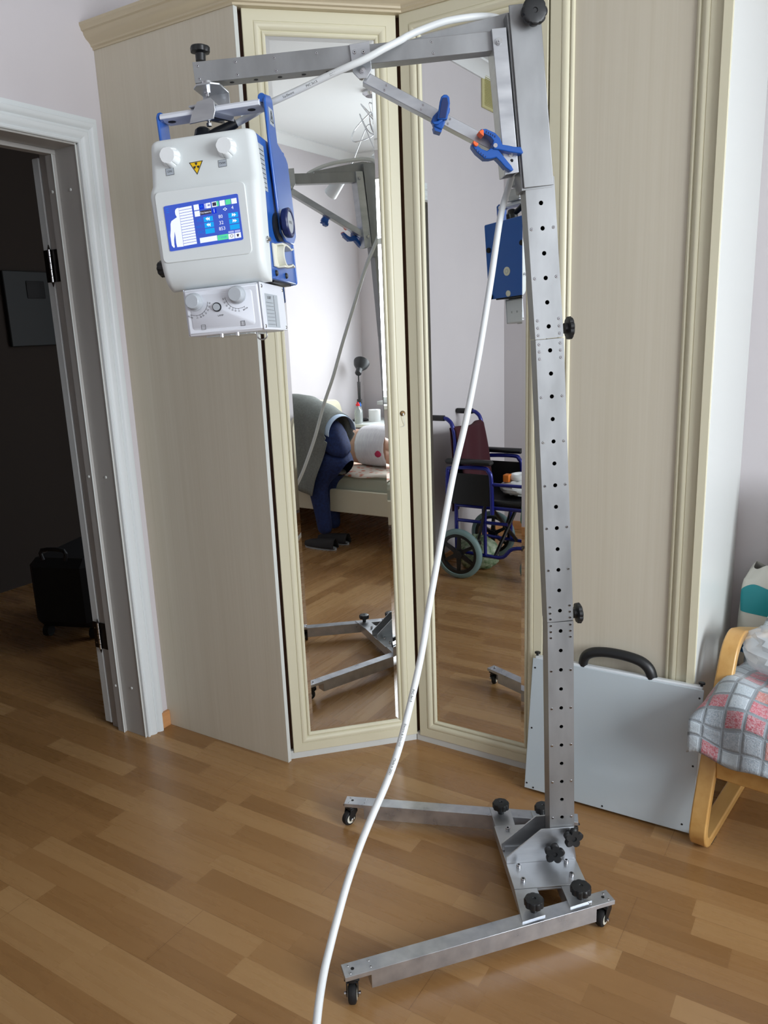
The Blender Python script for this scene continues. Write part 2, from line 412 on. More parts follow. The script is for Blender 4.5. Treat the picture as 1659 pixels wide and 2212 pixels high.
# hall behind the door
m_hall = mat('hall_wall_dimmed', S(46,38,32), 0.9)  # very dark base colour stands in for the hall's lack of light
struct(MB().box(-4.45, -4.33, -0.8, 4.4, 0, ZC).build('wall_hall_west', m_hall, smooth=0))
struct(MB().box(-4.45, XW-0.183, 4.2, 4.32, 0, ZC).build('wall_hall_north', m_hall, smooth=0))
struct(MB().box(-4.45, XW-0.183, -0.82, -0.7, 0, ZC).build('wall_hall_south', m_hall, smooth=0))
ep = thing('electrical_panel', 'grey metal electrical panel on the dark hall wall beyond the doorway', 'electrical panel', T((-4.33, 2.98, 1.43)))
m_epg = mat('dimmed_grey_metal', S(28,31,30), 0.6)  # grey lowered to near black, the hall's dimness put into the colour
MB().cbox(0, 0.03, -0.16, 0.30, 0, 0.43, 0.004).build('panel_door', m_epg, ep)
MB().cbox(0.03, 0.036, -0.02, 0.10, 0.275, 0.375, 0.004).build('handle_recess', m_hole, ep)
sb = thing('suitcase', 'black suitcase standing on the hall floor beyond the doorway', 'suitcase', T((-3.40, 2.47, 0)) @ RZ(R(20)))
MB().cbox(-0.17, 0.17, -0.26, 0.26, 0.06, 0.42, 0.04).build('body', mat('black_bag_cloth', S(16,16,18), 0.8), sb)
for sx in (-1, 1):
    for sy in (-1, 1): MB().cyl((sx*0.13-0.015, sy*0.2, 0.03), (sx*0.13+0.015, sy*0.2, 0.03), 0.03).box(sx*0.13-0.01, sx*0.13+0.01, sy*0.2-0.012, sy*0.2+0.012, 0.03, 0.07).build('wheel', m_rubber, sb)
MB().tube([(-0.06, -0.26, 0.42), (-0.06, -0.26, 0.47), (0.06, -0.26, 0.47), (0.06, -0.26, 0.42)], 0.01, smooth=3).build('carry_handle', m_black, sb)
hc = struct(MB().cbox(-4.33, -4.28, 1.30, 2.15, 0, 2.05, 0.004).cbox(-4.28, -4.265, 1.38, 2.07, 1.1, 1.95, 0.004).cbox(-4.28, -4.265, 1.38, 2.07, 0.12, 1.0, 0.004).build('door_2', mat('brown_hall_door', S(70,40,28), 0.5)))

# ------------------------------------------------------------------ corner wardrobe
WD = thing('corner_wardrobe', 'tall cream corner wardrobe with two mirrored doors and one wooden door beside the doorway', 'wardrobe', T((-1.615, 1.872, 0)))
WDi = T((1.615, -1.872, 0))
C1 = (-1.615, 1.872)
ZT = 2.353
MB().box(XW, C1[0], C1[1], C1[1]+0.016, 0, ZT).build('side_panel', m_grain, WD, bevel=0.001).matrix_local = WDi
MB().box(C1[0]-0.0005, C1[0]+0.0005, C1[1], C1[1]+0.016, 0.0, ZT).build('panel_edging', m_whitew, WD).matrix_local = WDi
sp_ = MB().box(-0.378, -0.362, 2.218, YN, 0, ZT); sp_.build('end_panel', m_whitew, WD, bevel=0.001).matrix_local = WDi
MB().box(-0.385, -0.363, 2.205, 2.2185, 0, ZT).build('front_stile', m_cream, WD, bevel=0.001).matrix_local = WDi
# carcass behind the doors
d45 = Vector((1, 1, 0)).normalized(); n45 = Vector((1, -1, 0)).normalized()
D1 = Vector((-1.611, 1.900, 0)); D2 = Vector((-1.282, 2.216, 0))
cf = MB()
a_ = D1-n45*0.024-d45*0.02; b_ = a_+d45*0.50
cf.add([(a_.x, a_.y, 0.0), (b_.x, b_.y, 0.0), (b_.x, b_.y, ZT), (a_.x, a_.y, ZT), (a_.x-n45.x*.02, a_.y-n45.y*.02, 0), (b_.x-n45.x*.02, b_.y-n45.y*.02, 0), (b_.x-n45.x*.02, b_.y-n45.y*.02, ZT), (a_.x-n45.x*.02, a_.y-n45.y*.02, ZT)], [(0,1,2,3),(4,7,6,5),(0,4,5,1),(3,2,6,7),(1,5,6,2),(0,3,7,4)])
cf.box(-1.31, -0.37, 2.240, 2.256, 0, ZT)
cf.box(XW, -0.37, 2.256, YN, ZT-0.02, ZT)
cf.build('carcass', m_carc, WD, smooth=0).matrix_local = WDi
pl = MB()
a_ = D1-n45*0.004-d45*0.012; b_ = D1-n45*0.004+d45*0.447
pl.add([(a_.x, a_.y, 0), (b_.x, b_.y, 0), (b_.x, b_.y, .03), (a_.x, a_.y, .03), (a_.x-n45.x*.016, a_.y-n45.y*.016, 0), (b_.x-n45.x*.016, b_.y-n45.y*.016, 0), (b_.x-n45.x*.016, b_.y-n45.y*.016, .03), (a_.x-n45.x*.016, a_.y-n45.y*.016, .03)], [(0,1,2,3),(4,7,6,5),(0,4,5,1),(3,2,6,7),(1,5,6,2),(0,3,7,4)])
pl.box(-1.296, -0.363, 2.220, 2.236, 0, 0.03)
pl.build('plinth', m_whitew, WD, smooth=0).matrix_local = WDi
def wdoor(org, ang, wd, mirror):
    M = WDi @ T(org) @ RZ(ang) @ Matrix.Diagonal((1, -1, 1, 1))   # x along the door, y outwards, z up
    z0, z1 = 0.0237, 2.3525
    prof = [(0, -0.018), (0, -0.0015), (0.0015, 0), (0.0305, 0), (0.0312, -0.0015), (0.0325, -0.0015), (0.0332, 0.0005), (0.036, 0.0015), (0.041, 0.001), (0.047, -0.0025), (0.0515, -0.0065), (0.0525, -0.0095), (0.054, -0.0095), (0.055, -0.006), (0.0585, -0.005), (0.062, -0.0065), (0.0645, -0.0105), (0.0645, -0.013)]
    vs = []; fs = []; k = 4
    for i, h in prof: vs += [(i, h, z0+i), (wd-i, h, z0+i), (wd-i, h, z1-i), (i, h, z1-i)]
    for j in range(len(prof)-1):
        for q in range(4): fs.append((j*4+q, j*4+(q+1) % 4, j*4+4+(q+1) % 4, j*4+4+q))
    fs.append((3, 2, 1, 0))
    dr = MB().add(vs, fs, M).build('door', m_cream, WD, smooth=30)
    i = 0.0645
    if mirror:
        g = MB(); b = 0.0115
        h0, h1 = -0.0125, -0.0115
        vs = [(i, h0, z0+i), (wd-i, h0, z0+i), (wd-i, h0, z1-i), (i, h0, z1-i), (i+b, h1, z0+i+b), (wd-i-b, h1, z0+i+b), (wd-i-b, h1, z1-i-b), (i+b, h1, z1-i-b)]
        g.add(vs, [(0,1,5,4),(1,2,6,5),(2,3,7,6),(3,0,4,7),(4,5,6,7)], M)
        g.build('mirror', m_mirror, dr, smooth=0)
    else:
        MB().add([(i, -0.0125, z0+i), (wd-i, -0.0125, z0+i), (wd-i, -0.0125, z1-i), (i, -0.0125, z1-i)], [(0,1,2,3)], M).build('wood_panel', m_grain, dr, smooth=0)
    return dr, M
dr1, M1_ = wdoor(D1, R(45), 0.449, True)
dr2, M2_ = wdoor(D2, 0, 0.459, True)
dr3, M3_ = wdoor(Vector((-0.818, 2.216, 0)), 0, 0.434, False)
for dr_, MM in ((dr1, M1_),):
    lk = MB().cyl((0.432, 0, 1.186), (0.432, 0.005, 1.186), 0.0078, n=20, prof=[(0, .0085), (0.5, .0085), (1, .0065)], M=MM)
    lk = lk.build('lock', mat('brass_lock', S(120,96,66), 0.25, 1.0), dr_)
    MB().box(0.430, 0.434, 0.004, 0.012, 1.181, 1.187, M=MM).tube([(0.432, 0.010, 1.18), (0.434, 0.009, 1.165), (0.437, 0.006, 1.152), (0.436, 0.005, 1.145), (0.425, 0.004, 1.142)], 0.0008, n=6, smooth=4, M=MM).build('key_string', m_whitew, lk)
# cornice
def mitre(path, prof, closed=False):
    vs = []; fs = []; k = len(prof); n = len(path)
    for i in range(n):
        p = Vector(path[i]); 
        d0 = (p-Vector(path[i-1])).normalized() if i > 0 else None
        d1 = (Vector(path[i+1])-p).normalized() if i < n-1 else None
        n0 = Vector((d0.y, -d0.x)) if d0 else None; n1 = Vector((d1.y, -d1.x)) if d1 else None
        if n0 is None: m = n1
        elif n1 is None: m = n0
        else: m = (n0+n1); m = m/(m.dot(n0))
        for o, h in prof: vs.append((p.x+m.x*o, p.y+m.y*o, h))
    for i in range(n-1):
        for j in range(k): fs.append((i*k+j, i*k+(j+1) % k, (i+1)*k+(j+1) % k, (i+1)*k+j))
    fs.append(tuple(range(k))); fs.append(tuple(range((n-1)*k, n*k))[::-1])
    return vs, fs
cprof = [(-0.03, 2.352), (0.004, 2.352), (0.004, 2.358), (0.010, 2.361), (0.011, 2.366), (0.017, 2.372), (0.026, 2.378), (0.033, 2.388), (0.035, 2.396), (0.041, 2.399), (0.042, 2.405), (0.046, 2.412), (0.046, 2.42), (-0.03, 2.42)]
vs, fs = mitre([(XW, 1.872), (-1.615, 1.872), (-1.272, 2.215), (-0.362, 2.215), (-0.362, YN)], cprof)
MB().add(vs, fs).build('cornice', m_cornice, WD, smooth=25).matrix_local = WDi
MB().prism([(XW, 1.90), (-1.64, 1.90), (-1.30, 2.24), (-0.39, 2.24), (-0.39, YN), (XW, YN)], 'z', 2.353, 2.37).build('top_board', m_cornice, WD, smooth=0).matrix_local = WDi

# ------------------------------------------------------------------ mobile stand
# stand frame: x along the boom towards the mast, y away from the camera, z up
AZ = R(35.4)
ax = Vector((math.cos(AZ), math.sin(AZ), 0)); ay = Vector((-math.sin(AZ), math.cos(AZ), 0))
O0 = ax*0.49+ay*1.79
MS = T(O0) @ RZ(AZ)
MSi = MS.inverted()
ST = thing('mobile_stand', 'tall grey metal stand on four casters with perforated mast and horizontal boom', 'stand', MS)
def room2st(p): return MSi @ Vector(p)
CL = Vector((-0.49, -1.79, 1.4661))
V0 = -0.026
def sh(X, Z, Vn, Vm=V0):
    """point measured in the plane y=Vm moved along the sight line to the plane y=Vn"""
    k = (Vn+1.79)/(Vm+1.79); return (CL.x+(X-CL.x)*k, Vn, CL.z+(Z-CL.z)*k)
def lean(z): return 0.0186*(z-0.17)

screw_me = None
def screw(parent, p, axis, r=0.0032, h=0.0012, name='screw'):
    global screw_me
    if screw_me is None:
        mb = MB().lobed((0, 0, 0), (0, 0, 1), [(0, 1, 0), (0.5, 1, 0), (1, 0.75, 0)], n=4, seg=3)
        mb.cyl((0, 0, 0.9), (0, 0, 1.03), 0.38, n=6, mi=1)
        o = mb.build(name, [m_steel, m_hole], parent); screw_me = o.data
    else:
        o = bpy.data.objects.new(name, screw_me); C.objects.link(o); o.parent = parent
    z = Vector(axis).normalized()
    o.matrix_local = T(Vector(p)) @ z.to_track_quat('Z', 'Y').to_matrix().to_4x4() @ Matrix.Diagonal((r, r, h, 1))
    return o

# ---- base bars and casters
def bar(pa, pb, wdt, name='base_bar', ext=0.06):
    a, b = Vector(pa), Vector(pb); d = (b-a); Ln = d.length; ang = math.atan2(d.y, d.x)
    M = MSi @ T(a) @ RZ(ang)
    mb = MB().prism([(0, 0.0635), (0, 0.075), (Ln, 0.075), (Ln, 0.0635), (Ln-ext*0.85, 0.0635), (Ln-ext*0.85, 0.028), (ext, 0.028), (ext, 0.0635)], 'y', -wdt/2, wdt/2, M)
    o = mb.build(name, m_alu2, ST, bevel=0.0008)
    for e, x0 in ((0, 0.010), (1, Ln-0.010)):
        s_ = 1 if e == 0 else -1
        for dx, dy in ((0.004, -0.011), (0.004, 0.011), (0.052, -0.008), (0.052, 0.010)):
            screw(o, M @ Vector((x0+s_*dx, dy, 0.075)), (0, 0, 1), 0.0034, 0.0010)
        MB().cyl((x0+s_*0.012, 0, 0.0752), (x0+s_*0.012, 0, 0.0757), 0.004, n=14, M=M).build('bolt_hole', m_hole, o)
    return o
FA, FB = Vector((-0.886, 1.158, 0)), Vector((-0.441, 1.680, 0))
bar(FA, FB, 0.040)
RA = Vector((-1.248, 1.695, 0)); rd = Vector((math.cos(R(21.1)), math.sin(R(21.1)), 0))
RB = RA+rd*0.685
bar(RA, RB, 0.040)
def caster(p, spin):
    M = MSi @ T(Vector((p[0], p[1], 0))) @ RZ(spin)
    c = MB().cbox(-0.017, 0.017, -0.017, 0.017, 0.0585, 0.0629, 0.001, M).cyl((0, 0, 0.050), (0, 0, 0.059), 0.014, n=18, M=M)
    for s_ in (-1, 1):
        c.prism([(-0.013, 0.052), (0.013, 0.052), (0.014, 0.040), (0.006-0.012, 0.018), (-0.018, 0.018), (-0.019, 0.028)], 'y', s_*0.0125-0.0009, s_*0.0125+0.0009, M)
    c.box(-0.013, 0.013, -0.0125, 0.0125, 0.049, 0.052, M)
    co = c.build('caster', m_black, ST, bevel=0.0006)
    wx = -0.011
    MB().cyl((wx, -0.0095, 0.0225), (wx, 0.0095, 0.0225), 0.02, n=28, M=M, prof=[(0, .0125), (.03, .018), (.12, .0212), (.3, .0225), (.7, .0225), (.88, .0212), (.97, .018), (1, .0125)]).build('wheel', m_rubber, co)
    MB().cyl((wx, -0.0102, 0.0225), (wx, 0.0102, 0.0225), 0.0145, n=22, M=M, prof=[(0, .0145), (0.02, .0145), (0.021, .0105), (0.979, .0105), (0.98, .0145), (1, .0145)]).build('wheel_rim', m_ivory, co)
    MB().cyl((wx, -0.0195, 0.0225), (wx, 0.0195, 0.0225), 0.0032, n=10, M=M, prof=[(0, .003), (.03, .005), (.12, .005), (.14, .003), (.86, .003), (.88, .005), (.97, .005), (1, .003)]).build('axle_bolt', m_steel, co)
caster((-0.872, 1.172), R(122))
caster((-0.452, 1.668), R(80))
caster((-1.232, 1.700), R(76))
q_ = RB-rd*0.016; caster((q_.x, q_.y), R(40))

# ---- cross member with plates
xb = MB()
xb.box(-0.104, -0.048, -0.186, 0.172, 0.036, 0.0705).box(0.012, 0.074, -0.154, 0.142, 0.036, 0.0705)
xb.cbox(-0.106, 0.076, -0.126, 0.130, 0.070, 0.0752, 0.0008)
# tongues clamping the bars
xb.prism([(-0.114, -0.235), (-0.054, -0.219), (-0.051, -0.126), (-0.108, -0.126)], 'z', 0.071, 0.079)
xb.prism([(0.012, -0.200), (0.071, -0.184), (0.075, -0.126), (0.011, -0.126)], 'z', 0.071, 0.079)
xb.prism([(-0.103, 0.222), (-0.045, 0.205), (-0.048, 0.13), (-0.104, 0.13)], 'z', 0.071, 0.079)
xb.prism([(0.012, 0.190), (0.074, 0.172), (0.075, 0.13), (0.012, 0.13)], 'z', 0.071, 0.079)
xb.build('cross_member', m_alu, ST, bevel=0.001)
for y0, y1, yp in ((-0.125, -0.0305, -1), (0.0305, 0.129, 1)):
    br = MB().cbox(-0.108, 0.077, y0, y1, 0.0752, 0.0800, 0.0006)
    yy = -0.0305 if yp < 0 else 0.0265
    br.prism([(-0.107, 0.078), (-0.108, 0.098), (-0.015, 0.175), (0.071, 0.175), (0.073, 0.120), (0.079, 0.078)], 'y', yy, yy+0.004)
    b_ = br.build('angle_bracket', m_alu, ST, bevel=0.0008)
    pts = [(-0.079, -0.048), (-0.080, -0.101), (0.048, -0.044), (0.047, -0.095)] if yp < 0 else [(-0.078, 0.048), (-0.074, 0.106), (0.048, 0.046), (0.047, 0.1)]
    for x, y in pts:
        sc_ = MB().cyl((x, y, 0.080), (x, y, 0.090), 0.0062, n=18, prof=[(0, .0048), (.05, .0062), (.9, .0062), (1, .0056)]).cyl((x, y, 0.0900), (x, y, 0.0903), 0.0034, n=6, mi=1)
        sc_.build('socket_bolt', [m_steel, m_hole], b_)
MB().box(-0.10, 0.07, 0.0225, 0.0268, 0.0752, 0.090).build('spacer_plate', m_alu, ST)

# ---- black hand knobs
def round_knob(p, axis, r=0.0245, h=0.022, stem=0.014, rs=0.0085, n=9, parent=None, dp=0.10):
    pr = [(0, rs, 0), (stem, rs*1.05, 0), (stem+0.001, r*0.62, 0), (stem+h*0.18, r*0.97, 1), (stem+h*0.75, r, 1), (stem+h*0.93, r*0.9, 0.7), (stem+h, r*0.74, 0), (stem+h*1.0, r*0.2, 0), (stem+h*0.9, r*0.16, 0)]
    return MB().lobed(p, axis, pr, n=n, depth=dp, seg=6, power=0.6).build('clamp_knob', m_black, parent or ST)
def star_knob(p, axis, r=0.026, h=0.016, stem=0.016):
    pr = [(0, .010, 0), (stem, .011, 0), (stem+0.001, r*0.7, 1), (stem+h*0.15, r*0.97, 1), (stem+h*0.8, r, 1), (stem+h, r*0.86, 1), (stem+h, r*0.25, 0), (stem+h*0.8, r*0.2, 0)]
    return MB().lobed(p, axis, pr, n=5, depth=0.36, seg=10, power=0.9).build('star_knob', m_black, ST)
round_knob((-0.078, -0.203, 0.079), (0, 0, 1))
round_knob((0.046, -0.172, 0.079), (0, 0, 1), 0.0262)
round_knob((-0.076, 0.189, 0.079), (0, 0, 1))
round_knob((0.040, 0.160, 0.079), (0, 0, 1))
star_knob((0.058, -0.0305, 0.160), (0.15, -1, 0.05), 0.027)
star_knob((0.014, -0.0305, 0.116), (-0.05, -1, 0.15), 0.027)

# ---- mast: three telescoped perforated sections
HOLES = [0.203+0.05193*i for i in range(30)]
def mast(name, x0, z0, x1, z1, holes, wd=0.065, dep=0.048):
    """hollow rectangular tube, real round holes in the front face; x0/x1 = left edge at the ends (plane V0)"""
    a = Vector(sh(x0, z0, lean(z0)-dep/2, V0)); b = Vector(sh(x1, z1, lean(z1)-dep/2, V0))
    zv = (b-a).normalized(); Ln = (b-a).length; xv = (Vector((1, 0, 0))-zv*zv.x).normalized(); yv = zv.cross(xv)
    M = Matrix((( xv.x, yv.x, zv.x, a.x), (xv.y, yv.y, zv.y, a.y), (xv.z, yv.z, zv.z, a.z), (0, 0, 0, 1)))
    mb = MB(); hs = [ (h-z0)*Ln/(z1-z0) for h in holes]
    cuts = [0]+[(hs[i]+hs[i+1])/2 for i in range(len(hs)-1)]+[Ln]
    r = 0.0049; cx = wd/2; N = 16
    for i, h in enumerate(hs):
        za, zb = cuts[i], cuts[i+1]
        out = []; inn = []
        for k in range(N):
            t = 2*PI*k/N; c, s_ = math.cos(t), math.sin(t)
            inn.append((cx+r*c, 0, h+r*s_))
            sx = (cx/abs(c)) if abs(c) > 1e-6 else 1e9
            sz = ((zb-h)/s_ if s_ > 1e-6 else ((za-h)/s_ if s_ < -1e-6 else 1e9))
            # project onto the cell rectangle
            q = min(sx, sz); out.append((cx+q*c, 0, h+q*s_))
        corners = {}
        vs = out+inn+[(p[0], 0.003, p[2]) for p in inn]
        fs = []
        for k in range(N):
            k2 = (k+1) % N
            fs.append((k, k2, N+k2, N+k)); fs.append((N+k, N+k2, 2*N+k2, 2*N+k))
        # corner triangles
        for k in range(N):
            k2 = (k+1) % N; p, q = out[k], out[k2]
            onx = lambda u: abs(abs(u[0]-cx)-cx) < 1e-7
            onz = lambda u: min(abs(u[2]-za), abs(u[2]-zb)) < 1e-7
            if onx(p) != onx(q) or (onz(p) != onz(q)):
                if not (onx(p) and onx(q)) and not (onz(p) and onz(q)):
                    cxn = p[0] if onx(p) else q[0]; czn = p[2] if onz(p) else q[2]
                    vs.append((cxn, 0, czn)); fs.append((k, k2, len(vs)-1))
        mb.add(vs, fs, M)
    t = 0.003
    mb.add([(0,0,0),(0,dep,0),(wd,dep,0),(wd,0,0),(0,0,Ln),(0,dep,Ln),(wd,dep,Ln),(wd,0,Ln)], [(0,4,5,1),(1,5,6,2),(2,6,7,3)], M)
    mb.add([(0,0,Ln),(0,dep,Ln),(wd,dep,Ln),(wd,0,Ln),(0,0,0),(0,dep,0),(wd,dep,0),(wd,0,0)], [(0,1,2,3),(7,6,5,4)], M)
    # dark inside wall
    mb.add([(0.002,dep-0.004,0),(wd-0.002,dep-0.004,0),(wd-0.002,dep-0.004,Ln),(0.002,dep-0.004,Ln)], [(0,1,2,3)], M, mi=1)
    o = mb.build(name, [m_gal, m_hole], ST, clean=False, smooth=30)
    return o, M, Ln, hs
def mscrews(o, M, Ln, z0, z1, rows, wd=0.065):
    for zr in rows:
        h = (zr-z0)*Ln/(z1-z0)
        for x in (wd/2-0.0245, wd/2+0.0245): screw(o, M @ Vector((x, -0.0002, h)), M.to_3x3() @ Vector((0, -1, 0)), 0.0034, 0.0012)
o, M, Ln, hs = mast('mast_section', 0.010, 0.100, -0.004, 0.746, HOLES[:11])
mscrews(o, M, Ln, 0.100, 0.746, [0.203, 0.307, 0.411, 0.514, 0.617, 0.706, 0.722, 0.738])
o, M, Ln, hs = mast('mast_section', -0.0045, 0.747, -0.0385, 1.4225, HOLES[11:24])
mscrews(o, M, Ln, 0.747, 1.4225, [0.755, 0.770, 0.786, 0.879, 0.983, 1.086, 1.189, 1.293, 1.380, 1.396, 1.412])
o, M, Ln, hs = mast('mast_section', -0.039, 1.4235, -0.0645, 1.760, HOLES[24:])
mscrews(o, M, Ln, 1.4235, 1.760, [1.432, 1.448, 1.464, 1.554, 1.657])
# sleeve at the mast head
z0_, z1_ = 1.741, 2.090
a = Vector(sh(-0.0675, z0_, lean(z0_)-0.031, -0.033)); b = Vector(sh(-0.1005, z1_, lean(z1_)-0.031, -0.033))
zv = (b-a).normalized(); Ls = (b-a).length; xv = (Vector((1, 0, 0))-zv*zv.x).normalized(); yv = zv.cross(xv)
MSL = Matrix((( xv.x, yv.x, zv.x, a.x), (xv.y, yv.y, zv.y, a.y), (xv.z, yv.z, zv.z, a.z), (0, 0, 0, 1)))
sl = MB().cbox(0, 0.066, 0, 0.004, 0, Ls, 0.0008, MSL)
sl.box(-0.004, 0.064, 0.0065, 0.062, -0.004, Ls-0.012, MSL).box(0.003, 0.062, 0.003, 0.008, 0.002, Ls-0.014, MSL, mi=1)
sleeve = sl.build('mast_sleeve', [m_gal, m_hole], ST, bevel=0.001)
kp = MSL @ Vector((0.0445, -0.001, Ls-0.026)); ka = MSL.to_3x3() @ Vector((0.05, -1, 0.02))
round_knob(kp, ka, 0.0275, 0.018, 0.012, 0.013, 8)
# side locking knobs
for zz, xl, vv in ((1.446, -0.0395, 0.02), (0.767, -0.0055, 0.008)):
    e = Vector(sh(xl+0.065, zz, lean(zz)+0.002, V0))
    round_knob(e, (1, 0.05, 0.02), 0.0265, 0.013, 0.006, 0.012, 9)

# ---- boom
def bv(X): return 0.036+(-0.109-X)*0.045
def U(X, Z, off=-0.02, Vm=-0.025): return Vector(sh(X, Z, bv(X)+off, Vm))
def beam(P0, P1, h, dep, name, m=m_gal, parent=None, bev=0.001, extra=None):
    """bar whose front top edge runs P0 -> P1, height h downwards, depth dep backwards"""
    d = (P1-P0).normalized(); yv = Vector((0, 1, 0)); yv = (yv-d*d.y).normalized(); zv = d.cross(yv)
    M = Matrix(((d.x, yv.x, zv.x, P0.x), (d.y, yv.y, zv.y, P0.y), (d.z, yv.z, zv.z, P0.z), (0, 0, 0, 1)))
    Ln = (P1-P0).length
    mb = MB().box(0, Ln, 0, dep, -h, 0, M)
    if extra: extra(mb, M, Ln)
    return mb.build(name, [m, m_hole], parent or ST, bevel=bev), M, Ln
def bh(mb, M, Ln):
    for k in range(6):
        x = 0.075+0.0515*k
        if x < Ln-0.02: mb.cyl((x, 0.020, -0.0412), (x, 0.020, -0.0405), 0.0048, n=14, M=M, mi=1)
bo, Mb, Lb = beam(U(-0.746, 1.9995), U(-0.420, 2.0255), 0.0405, 0.040, 'boom', extra=bh)
for x, z in ((0.010, -0.008), (0.010, -0.033), (0.090, -0.008), (0.091, -0.033), (0.172, -0.008), (0.173, -0.033), (0.262, -0.008)):
    screw(bo, Mb @ Vector((x, 0, z)), (0, -1, 0), 0.003, 0.001)
bi, Mi, Li = beam(U(-0.419, 2.0235, -0.0185), U(-0.104, 2.0485, -0.0185), 0.0375, 0.037, 'boom')
for x, z in ((0.165, -0.008), (0.167, -0.030)): screw(bi, Mi @ Vector((x, 0, z)), (0, -1, 0), 0.003, 0.001)
# gusset behind the inner boom
g0 = [U(-0.302, 2.033, 0.006), U(-0.104, 2.078, 0.006), U(-0.085, 2.078, 0.006), U(-0.085, 2.02, 0.006), U(-0.302, 2.01, 0.006)]
gm = MB().add([tuple(p) for p in g0]+[tuple(p+Vector((0, 0.004, 0))) for p in g0], [(0,1,2,3,4), (9,8,7,6,5)]+[(i, (i+1) % 5, 5+(i+1) % 5, 5+i) for i in range(5)])
gm.build('gusset_plate', m_gal, ST)
# pivot plates with bolt
for off, nm in ((-0.0245, 'pivot_plate'), (0.0205, 'pivot_plate')):
    P = [U(x, z, off) for x, z in ((-0.427, 2.0262), (-0.386, 2.0315), (-0.3835, 1.978), (-0.394, 1.963), (-0.410, 1.9625), (-0.422, 1.9745))]
    MB().add([tuple(p) for p in P]+[tuple(p+Vector((0, 0.004, 0))) for p in P], [(0,1,2,3,4,5), (11,10,9,8,7,6)]+[(i, (i+1) % 6, 6+(i+1) % 6, 6+i) for i in range(6)]).build(nm, m_alu, ST, bevel=0.0006)
def hexbolt(p, back=0.06, r=0.006, parent=None):
    p = Vector(p)
    mb = MB().cyl(p, p+Vector((0, -0.0018, 0)), r*1.25, n=22).cyl(p+Vector((0, -0.0018, 0)), p+Vector((0, -0.0075, 0)), r, n=6).cyl(p+Vector((0, -0.0075, 0)), p+Vector((0, -0.011, 0)), r*0.5, n=12)
    q = p+Vector((0, back, 0)); mb.cyl(p, q+Vector((0, 0.003, 0)), r*0.5, n=12).cyl(q, q+Vector((0, 0.006, 0)), r, n=6)
    return mb.build('hex_bolt', m_steel, parent or ST)
hexbolt(U(-0.4025, 1.9785, -0.0246), 0.050)
for x in (-0.417, -0.399): screw(bo, U(x, 2.012, -0.0246), (0, -1, 0), 0.0042, 0.0015)
# column beside the sleeve
def col():
    TL, TR, BR_, BL_ = (U(-0.1352, 2.0485, -0.030, -0.03), U(-0.105, 2.0508, -0.030, -0.03), U(-0.0780, 1.7735, -0.030, -0.03), U(-0.1082, 1.7690, -0.030, -0.03))
    P = [TL, TR, BR_, BL_]
    mb = MB(); dy = Vector((0, 0.058, 0)); t = Vector((0, 0.003, 0))
    mb.add([tuple(p) for p in P]+[tuple(p+t) for p in P], [(0,1,2,3), (7,6,5,4)]+[(i, (i+1) % 4, 4+(i+1) % 4, 4+i) for i in range(4)])
    for A_, B_ in ((TL, BL_), (TR, BR_)):
        s_ = Vector((0.003, 0, 0)) if A_ is TL else Vector((-0.003, 0, 0))
        vs = [A_, B_, B_+dy, A_+dy]; vs += [v+s_ for v in vs]
        mb.add([tuple(v) for v in vs], [(0,1,2,3), (7,6,5,4), (0,4,5,1), (1,5,6,2), (2,6,7,3), (3,7,4,0)])
    mb.add([tuple(p+dy-t) for p in P]+[tuple(p+dy) for p in P], [(0,1,2,3), (7,6,5,4)]+[(i, (i+1) % 4, 4+(i+1) % 4, 4+i) for i in range(4)])
    return mb.build('column', m_alu, ST, bevel=0.0008)
col()
hexbolt(U(-0.1205, 2.024, -0.030, -0.03), 0.060); hexbolt(U(-0.0945, 1.811, -0.030, -0.03), 0.060)
MB().cyl(U(-0.0935, 1.797, -0.0302, -0.03), U(-0.0935, 1.797, -0.0306, -0.03), 0.0035, n=14).build('bolt_hole', m_hole, ST)
# diagonal brace
P0 = U(-0.3925, 1.9765, -0.014, -0.02); P1 = U(-0.0905, 1.8225, -0.014, -0.02)
dg, Md, Ld = beam(P0, P1, 0.0225, 0.030, 'brace', m=m_alu)
for x in (0.048, 0.135, 0.2): 
    for z in (-0.006, -0.016): screw(dg, Md @ Vector((x, 0, z)), (0, -1, 0), 0.0026, 0.0008)
round_knob(U(-0.7285, 2.001, 0.0), (0.02, 0, 1), 0.0215, 0.015, 0.014, 0.0105, 6, dp=0.14)

# ------------------------------------------------------------------ spring clamps on the brace
def poly3(pts, off, th, M=None):
    P = [U(x, z, off, bv(-0.1)-0.045) for x, z in pts]; n = len(P)
    vs = [tuple(p) for p in P]+[tuple(p+Vector((0, th, 0))) for p in P]
    return vs, [tuple(range(n)), tuple(range(2*n-1, n-1, -1))]+[(i, (i+1) % n, n+(i+1) % n, n+i) for i in range(n)]
CA = [(-0.1558, 1.8646), (-0.1439, 1.8653), (-0.1241, 1.8567), (-0.1132, 1.8456), (-0.1093, 1.8336), (-0.0963, 1.8314), (-0.0823, 1.8283), (-0.0692, 1.828), (-0.0632, 1.8159), (-0.0672, 1.8141), (-0.0943, 1.8185), (-0.1163, 1.8236), (-0.1283, 1.8248), (-0.1302, 1.834), (-0.1282, 1.8413), (-0.1341, 1.8487), (-0.149, 1.8563)]
CB = [(-0.173, 1.8396), (-0.1741, 1.8324), (-0.1642, 1.8193), (-0.1474, 1.806), (-0.1344, 1.8057), (-0.1224, 1.8082), (-0.1144, 1.8006), (-0.1023, 1.7874), (-0.0913, 1.7797), (-0.0842, 1.7822), (-0.0893, 1.7907), (-0.1043, 1.8077), (-0.1163, 1.8218), (-0.1263, 1.8284), (-0.1342, 1.8268), (-0.1423, 1.8215), (-0.1542, 1.8264), (-0.1611, 1.832)]
